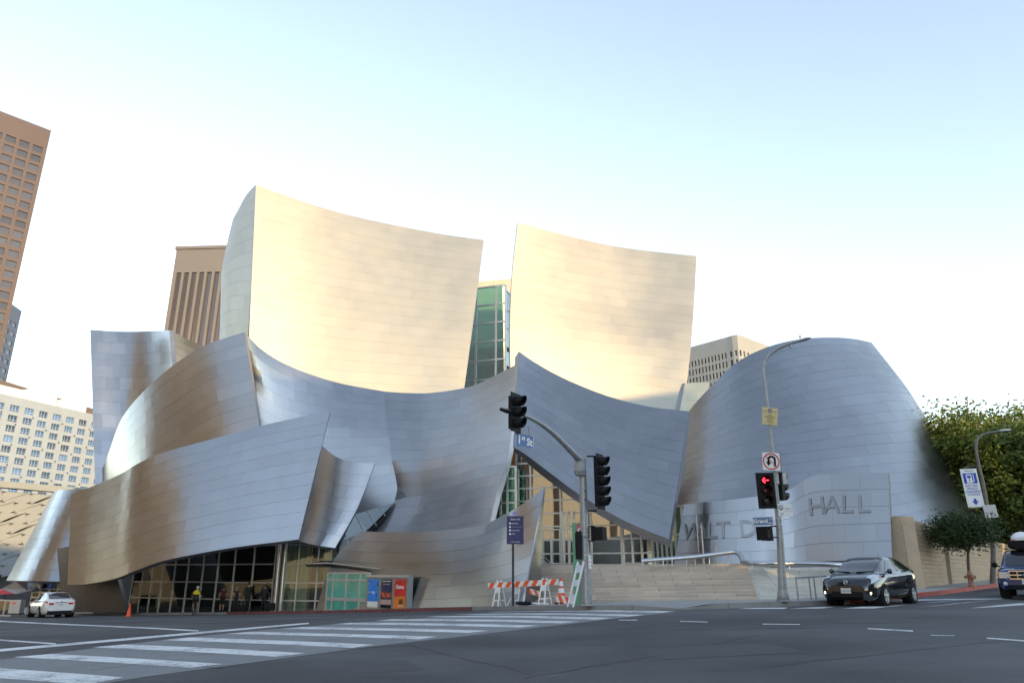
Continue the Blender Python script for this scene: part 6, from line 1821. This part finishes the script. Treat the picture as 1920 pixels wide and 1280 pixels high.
# ================================================================== people
def person(label, loc, rz, H, pose, cloth, hair=(.02, .015, .012), parent=None, hat=None, group='pedestrians by the glass lobby', bald=False):
    """one continuous skinned body; pose gives joint positions for a 1.75 m figure facing local -y"""
    s = H / 1.75
    J = dict(pelvis=(0, 0, .95), waist=(0, 0, 1.10), chest=(0, -.01, 1.32), neck=(0, 0, 1.47), headb=(0, -.01, 1.55), head=(0, -.02, 1.64), crown=(0, -.01, 1.72), nose=(0, -.075, 1.62))
    for sd, k in (('l', 1), ('r', -1)):
        J['hip' + sd] = (.095 * k, 0, .92); J['knee' + sd] = (.10 * k, -.01, .50); J['ankle' + sd] = (.10 * k, .02, .09); J['toe' + sd] = (.11 * k, -.13, .035)
        J['sh' + sd] = (.185 * k, 0, 1.42); J['elbow' + sd] = (.235 * k, .03, 1.13); J['wrist' + sd] = (.25 * k, -.04, .89)
    J.update(pose)
    rad = dict(pelvis=.145, waist=.135, chest=.15, neck=.058, headb=.065, head=.088, crown=.07, nose=.018, hip=.095, knee=.062, ankle=.042, toe=.036, sh=.062, elbow=.043, wrist=.030)
    names = list(J); idx = {k: i for i, k in enumerate(names)}
    ed = [('pelvis', 'waist'), ('waist', 'chest'), ('chest', 'neck'), ('neck', 'headb'), ('headb', 'head'), ('head', 'crown'), ('head', 'nose')]
    for sd in 'lr': ed += [('pelvis', 'hip' + sd), ('hip' + sd, 'knee' + sd), ('knee' + sd, 'ankle' + sd), ('ankle' + sd, 'toe' + sd), ('chest', 'sh' + sd), ('sh' + sd, 'elbow' + sd), ('elbow' + sd, 'wrist' + sd)]
    V = [Vector(J[k]) * s for k in names]; E = [(idx[a], idx[b]) for a, b in ed]
    rr = [rad[k] if k in rad else rad[k[:-1]] for k in names]
    for sd, k in (('l', 1), ('r', -1)):          # palm and five unequal fingers
        w = V[idx['wrist' + sd]]; e = V[idx['elbow' + sd]]; d = (w - e).normalized()
        acr = d.cross(Vector((1, 0, 0))).normalized()
        V.append(w + d * .075 * s); rr.append(.032); palm = len(V) - 1; E.append((idx['wrist' + sd], palm))
        for f, (o, ln) in enumerate(((-.036, .062), (-.014, .078), (.010, .085), (.032, .075), (-.055, .045))):
            b = (w + d * (.085 if f < 4 else .03) * s) + acr * o * s
            V.append(b); rr.append(.010); i0 = len(V) - 1; E.append((palm if f < 4 else idx['wrist' + sd], i0))
            V.append(b + d * ln * .55 * s + Vector((-.006 * k, -.008, 0))); rr.append(.009); E.append((i0, i0 + 1))
            V.append(b + d * ln * .95 * s + Vector((-.016 * k, -.018, 0))); rr.append(.008); E.append((i0 + 1, i0 + 2))
    me = bpy.data.meshes.new('body'); me.from_pydata([tuple(v) for v in V], E, [])
    o = bpy.data.objects.new('body', me); COL.objects.link(o)
    sk = o.modifiers.new('skin', 'SKIN'); sk.use_smooth_shade = True
    for i, sv in enumerate(me.skin_vertices[0].data): sv.radius = (rr[i] * s * 1.12, rr[i] * s); sv.use_root = (i == idx['pelvis'])
    o.modifiers.new('sub', 'SUBSURF').levels = 1
    dg = bpy.context.evaluated_depsgraph_get()
    bm_ = bpy.data.meshes.new_from_object(o.evaluated_get(dg)); bpy.data.objects.remove(o)
    mats = [M['skin'], cloth['top'], cloth['legs'], cloth['shoe']]
    for m in mats: bm_.materials.append(m)
    seg = [(a, b) for a, b in ed]
    def cls(p):
        best = None
        for a, b in seg:
            A, B = V[idx[a]], V[idx[b]]; d = B - A; u_ = max(0, min(1, (p - A).dot(d) / max(d.length_squared, 1e-9))); dist = (A + d * u_ - p).length
            if best is None or dist < best[0]: best = (dist, a, b, u_)
        _, a, b, u_ = best
        if b.startswith('toe') or (b.startswith('ankle') and u_ > .86): return 3
        if b.startswith('ankle'): return 2 if cloth.get('long', 1) else 0
        if b.startswith('knee') or b.startswith('hip'): return 2
        if b == 'waist': return 2 if u_ < .25 else 1
        if b in ('chest',) or b.startswith('sh') or b == 'neck': return 1 if not (b == 'neck' and u_ > .75) else 0
        if b.startswith('elbow'): return 1 if cloth.get('sleeve', 2) > u_ * 1 else 0
        if b.startswith('wrist'): return 1 if cloth.get('sleeve', 2) > 1 and u_ < .92 else 0
        return 0
    for p in bm_.polygons: p.material_index = cls(p.center); p.use_smooth = True
    t = tag(obj('person', bm_), label, 'person', group)
    t.location = loc; t.rotation_euler = (0, 0, rz); ORG[t.name] = Vector(loc)
    hc = Vector(J['head']) * s; hm = mat('hair', hair, .6, var=.2, scale=30)
    if not bald:
        rows = []
        for i in range(7):
            th = math.pi * (.02 + .58 * i / 6)
            rows.append([(hc.x + .090 * s * math.sin(th) * math.cos(a), hc.y + (.098 * math.sin(th) * math.sin(a) + .016) * s, hc.z + (.022 + .098 * math.cos(th) - (.06 if (i == 6 and math.sin(a) > 0) else 0)) * s) for a in [2 * math.pi * j / 14 for j in range(14)]])
        # cut back over the face
        rows = [[(x_, max(y_, hc.y - .055 * s) if i > 2 else y_, z_) for x_, y_, z_ in r_] for i, r_ in enumerate(rows)]
        mb = MB(); mb.grid(rows, closed=True); mb.build('hair', hm, t, world=False)
    f = MB()
    for k in (1, -1):
        f.lathe([(0, -.012), (.011, -.006), (.012, .004)], (hc.x + .032 * k * s, hc.y - .083 * s, hc.z + .005 * s), 'y', 8)
    f.build('eyes', M['black'], t, world=False)
    MB().box((hc.x, hc.y - .083 * s, hc.z - .055 * s), (.04 * s, .012, .009 * s)).build('mouth', mat('lips', (.32, .12, .10), .5, var=0), t, world=False)
    for k in (1, -1): MB().lathe([(0, -.02), (.02, -.012), (.024, 0), (0, .006)], (hc.x + .094 * k * s, hc.y + .0, hc.z - .005 * s), 'x', 8).build('ear', M['skin'], t, world=False)
    return t
def cl(name, c): return mat(name, c, .8, var=.15, scale=6)
black_c = cl('black_cloth', (.012, .012, .014)); maroon = cl('maroon_cloth', (.07, .012, .014)); navy = cl('charcoal_cloth', (.018, .02, .026)); shoe = cl('dark_shoe', (.015, .014, .013)); yellow = cl('yellow_jersey', (.72, .52, .02))
def spot(px, D): return tuple(W(px, D, .155))
away = facing(-.35, .94)
walk1 = dict(kneel=(.10, -.12, .52), anklel=(.10, -.16, .09), toel=(.11, -.31, .04), kneer=(-.10, -.02, .50), ankler=(-.10, .22, .14), toer=(-.11, .10, .035), elbowl=(.25, .10, 1.14), wristl=(.26, .02, .90), elbowr=(-.25, -.02, 1.13), wristr=(-.24, -.2, .95))
person('person in a dark red shirt and black shorts walking by the lobby glass', spot(416, 51.6), away, 1.66, walk1, dict(top=maroon, legs=black_c, shoe=shoe, long=0, sleeve=.5))
person('person in dark clothes with bare arms and a shoulder strap by the lobby', spot(441, 51.0), facing(-.6, .8), 1.60, dict(elbowl=(.27, .06, 1.14), wristl=(.20, -.14, 1.02)), dict(top=navy, legs=black_c, shoe=shoe, sleeve=.4), hair=(.30, .28, .24))
person('tall person in a dark suit standing beside a black suitcase', spot(463, 50.6), facing(.15, .98), 1.86, dict(elbowl=(.26, .02, 1.12), wristl=(.28, -.03, .87)), dict(top=black_c, legs=black_c, shoe=shoe))
person('person in a long black coat pulling a wheeled black case', spot(494, 49.8), away, 1.70, dict(elbowr=(-.25, .06, 1.12), wristr=(-.30, .12, .88), kneel=(.09, -.08, .5), anklel=(.10, -.06, .09), toel=(.10, -.2, .035)), dict(top=black_c, legs=black_c, shoe=shoe))
def suitcase(label, px, py, w, h, lean):
    p = Vector(spot(px, py))
    t = thing('suitcase', label, 'suitcase', tuple(p), .3, 'suitcases by the lobby')
    rows = []
    for z, k in ((.05, .92), (.08, 1), (h - .03, 1), (h, .9)):
        rows.append([(w / 2 * k * math.copysign(abs(math.cos(a)) ** .4, math.cos(a)) + lean * z, .16 * k * math.copysign(abs(math.sin(a)) ** .4, math.sin(a)), z) for a in [2 * math.pi * j / 16 for j in range(16)]])
    mb = MB(); mb.grid(rows, closed=True); mb.add(rows[0], [tuple(range(16))]); mb.add(rows[-1], [tuple(range(16))]); mb.build('shell', M['blackm'], t, world=False)
    for k in (-1, 1):
        MB().lathe([(0, -.02), (.05, -.02), (.05, .02), (0, .02)], (w * .36 * k, .0, .05), 'y', 12).build('wheel', M['black'], t, world=False)
    hn = MB(); hn.tube([(-.1 + lean * h, 0, h), (-.1 + lean * h * 1.4, 0, h + .3)], .012, 6); hn.tube([(.1 + lean * h, 0, h), (.1 + lean * h * 1.4, 0, h + .3)], .012, 6); hn.tube([(-.1 + lean * h * 1.4, 0, h + .3), (.1 + lean * h * 1.4, 0, h + .3)], .014, 6)
    o = hn.build('handle', M['grey'], t, world=False); o['kind'] = 'stuff'
suitcase('black suitcase on the pavement by the tall person in a suit', 455, 50.3, .55, .42, 0)
suitcase('wide black wheeled case behind the person in the long coat', 507, 49.4, .6, .5, 0)

# ---- cyclist and bicycle, riding away
p = W(366, 48.4, 0); loc = (p.x, p.y, gh(p.x, p.y) + .004); rzc = facing(-.25, .97)
bk = thing('bicycle', 'black bicycle ridden along the road in front of the glass lobby', 'bicycle', loc, rzc)
for wy in (-.52, .52):
    w = MB(); N = 28
    w.tube([(0, wy + .325 * math.cos(a), .345 + .325 * math.sin(a)) for a in [2 * math.pi * j / N for j in range(N + 1)]], .022, 8, cap=False)
    wo = w.build('wheel', M['blackm'], bk, world=False)
    sp = MB()
    for k in range(12):
        a = 2 * math.pi * k / 12; sp.tube([(0, wy, .345), (0, wy + .31 * math.cos(a), .345 + .31 * math.sin(a))], .003, 4)
    sp.tube([(-.05, wy, .345), (.05, wy, .345)], .025, 8)
    so = sp.build('spokes', M['alu'], wo, world=False); so['kind'] = 'stuff'
fr = MB()
for a, b, r_ in (((0, .1, .30), (0, .22, .86), .018), ((0, .1, .30), (0, -.36, .84), .02), ((0, .2, .80), (0, -.34, .88), .018), ((0, -.34, .92), (0, -.52, .345), .016), ((.05, .1, .30), (.05, .52, .345), .010), ((-.05, .1, .30), (-.05, .52, .345), .010), ((.05, .2, .78), (.05, .52, .345), .009), ((-.05, .2, .78), (-.05, .52, .345), .009)):
    fr.tube([a, b], r_, 8)
fr.build('frame', M['black'], bk, world=False)
MB().tube(spline([(-.28, -.40, .98), (-.15, -.36, 1.0), (0, -.34, .98), (.15, -.36, 1.0), (.28, -.40, .98)], 12), .014, 8).build('handlebar', M['black'], bk, world=False)
rows = [[(w_ * math.cos(a), y_, .93 + .025 * math.sin(a)) for a in [2 * math.pi * j / 10 for j in range(10)]] for y_, w_ in ((.02, .02), (.1, .04), (.24, .08), (.34, .075), (.37, .04))]
mb = MB(); mb.grid(rows, closed=True); mb.build('saddle', M['black'], bk, world=False)
MB().box((0, .42, .80), (.26, .12, .14)).build('rear_bag', M['black'], bk, world=False)
MB().lathe([(.0, -.01), (.09, -.01), (.09, .01), (0, .01)], (.06, .1, .30), 'x', 16).build('chainring', M['grey'], bk, world=False)
MB().tube([(.09, .1, .30), (.09, -.05, .24), (.14, -.05, .24)], .012, 6).build('crank', M['grey'], bk, world=False)
MB().tube([(-.09, .1, .30), (-.09, .25, .36), (-.14, .25, .36)], .012, 6).build('crank', M['grey'], bk, world=False)
ride = dict(pelvis=(0, .18, .98), waist=(0, .12, 1.12), chest=(0, -.02, 1.34), neck=(0, -.12, 1.47), headb=(0, -.16, 1.55), head=(0, -.19, 1.63), crown=(0, -.18, 1.71), nose=(0, -.25, 1.60))
for sd, k, kn, an in (('l', 1, (.13, -.16, .72), (.13, -.03, .32)), ('r', -1, (-.13, -.14, .80), (-.13, .17, .44))):
    ride['hip' + sd] = (.10 * k, .15, .96); ride['knee' + sd] = kn; ride['ankle' + sd] = an; ride['toe' + sd] = (an[0], an[1] - .13, an[2] - .06)
    ride['sh' + sd] = (.19 * k, -.04, 1.42); ride['elbow' + sd] = (.30 * k, -.14, 1.18); ride['wrist' + sd] = (.25 * k, -.36, 1.04)
tp_ = person('cyclist in a yellow and black jersey and white helmet riding away', loc, rzc, 1.75, ride, dict(top=black_c, legs=black_c, shoe=shoe, sleeve=.9, long=0), group='cyclists', bald=True)
tp_['group'] = 'cyclists'
rows = []
for i in range(7):
    th = math.pi * (.02 + .5 * i / 6)
    rows.append([(.105 * math.sin(th) * math.cos(a), -.19 + .13 * math.sin(th) * math.sin(a), 1.655 + .10 * math.cos(th)) for a in [2 * math.pi * j / 16 for j in range(16)]])
mb = MB(); mb.grid(rows, closed=True); mb.build('helmet', M['white'], tp_, world=False)
for k in (-1, 0, 1): MB().tube(spline([(.045 * k, -.30, 1.72), (.05 * k, -.19, 1.762), (.045 * k, -.08, 1.70)], 8), .012, 6).build('helmet_vent', M['black'], tp_, world=False)
# yellow yoke over the shoulders: a shell that follows the upper back
rows = []
for i in range(6):
    z = 1.22 + .05 * i; w_ = (.205, .215, .225, .235, .20, .12)[i]; yc = .055 - .64 * (z - 1.22)
    rows.append([(w_ * math.cos(a), yc + (.178, .182, .18, .17, .14, .10)[i] * math.sin(a), z + .03 * math.sin(a)) for a in [math.pi * (-.1 + 1.2 * j / 14) for j in range(15)]])
mb = MB(); mb.grid(rows); mb.build('jersey_yoke', yellow, tp_, world=False)
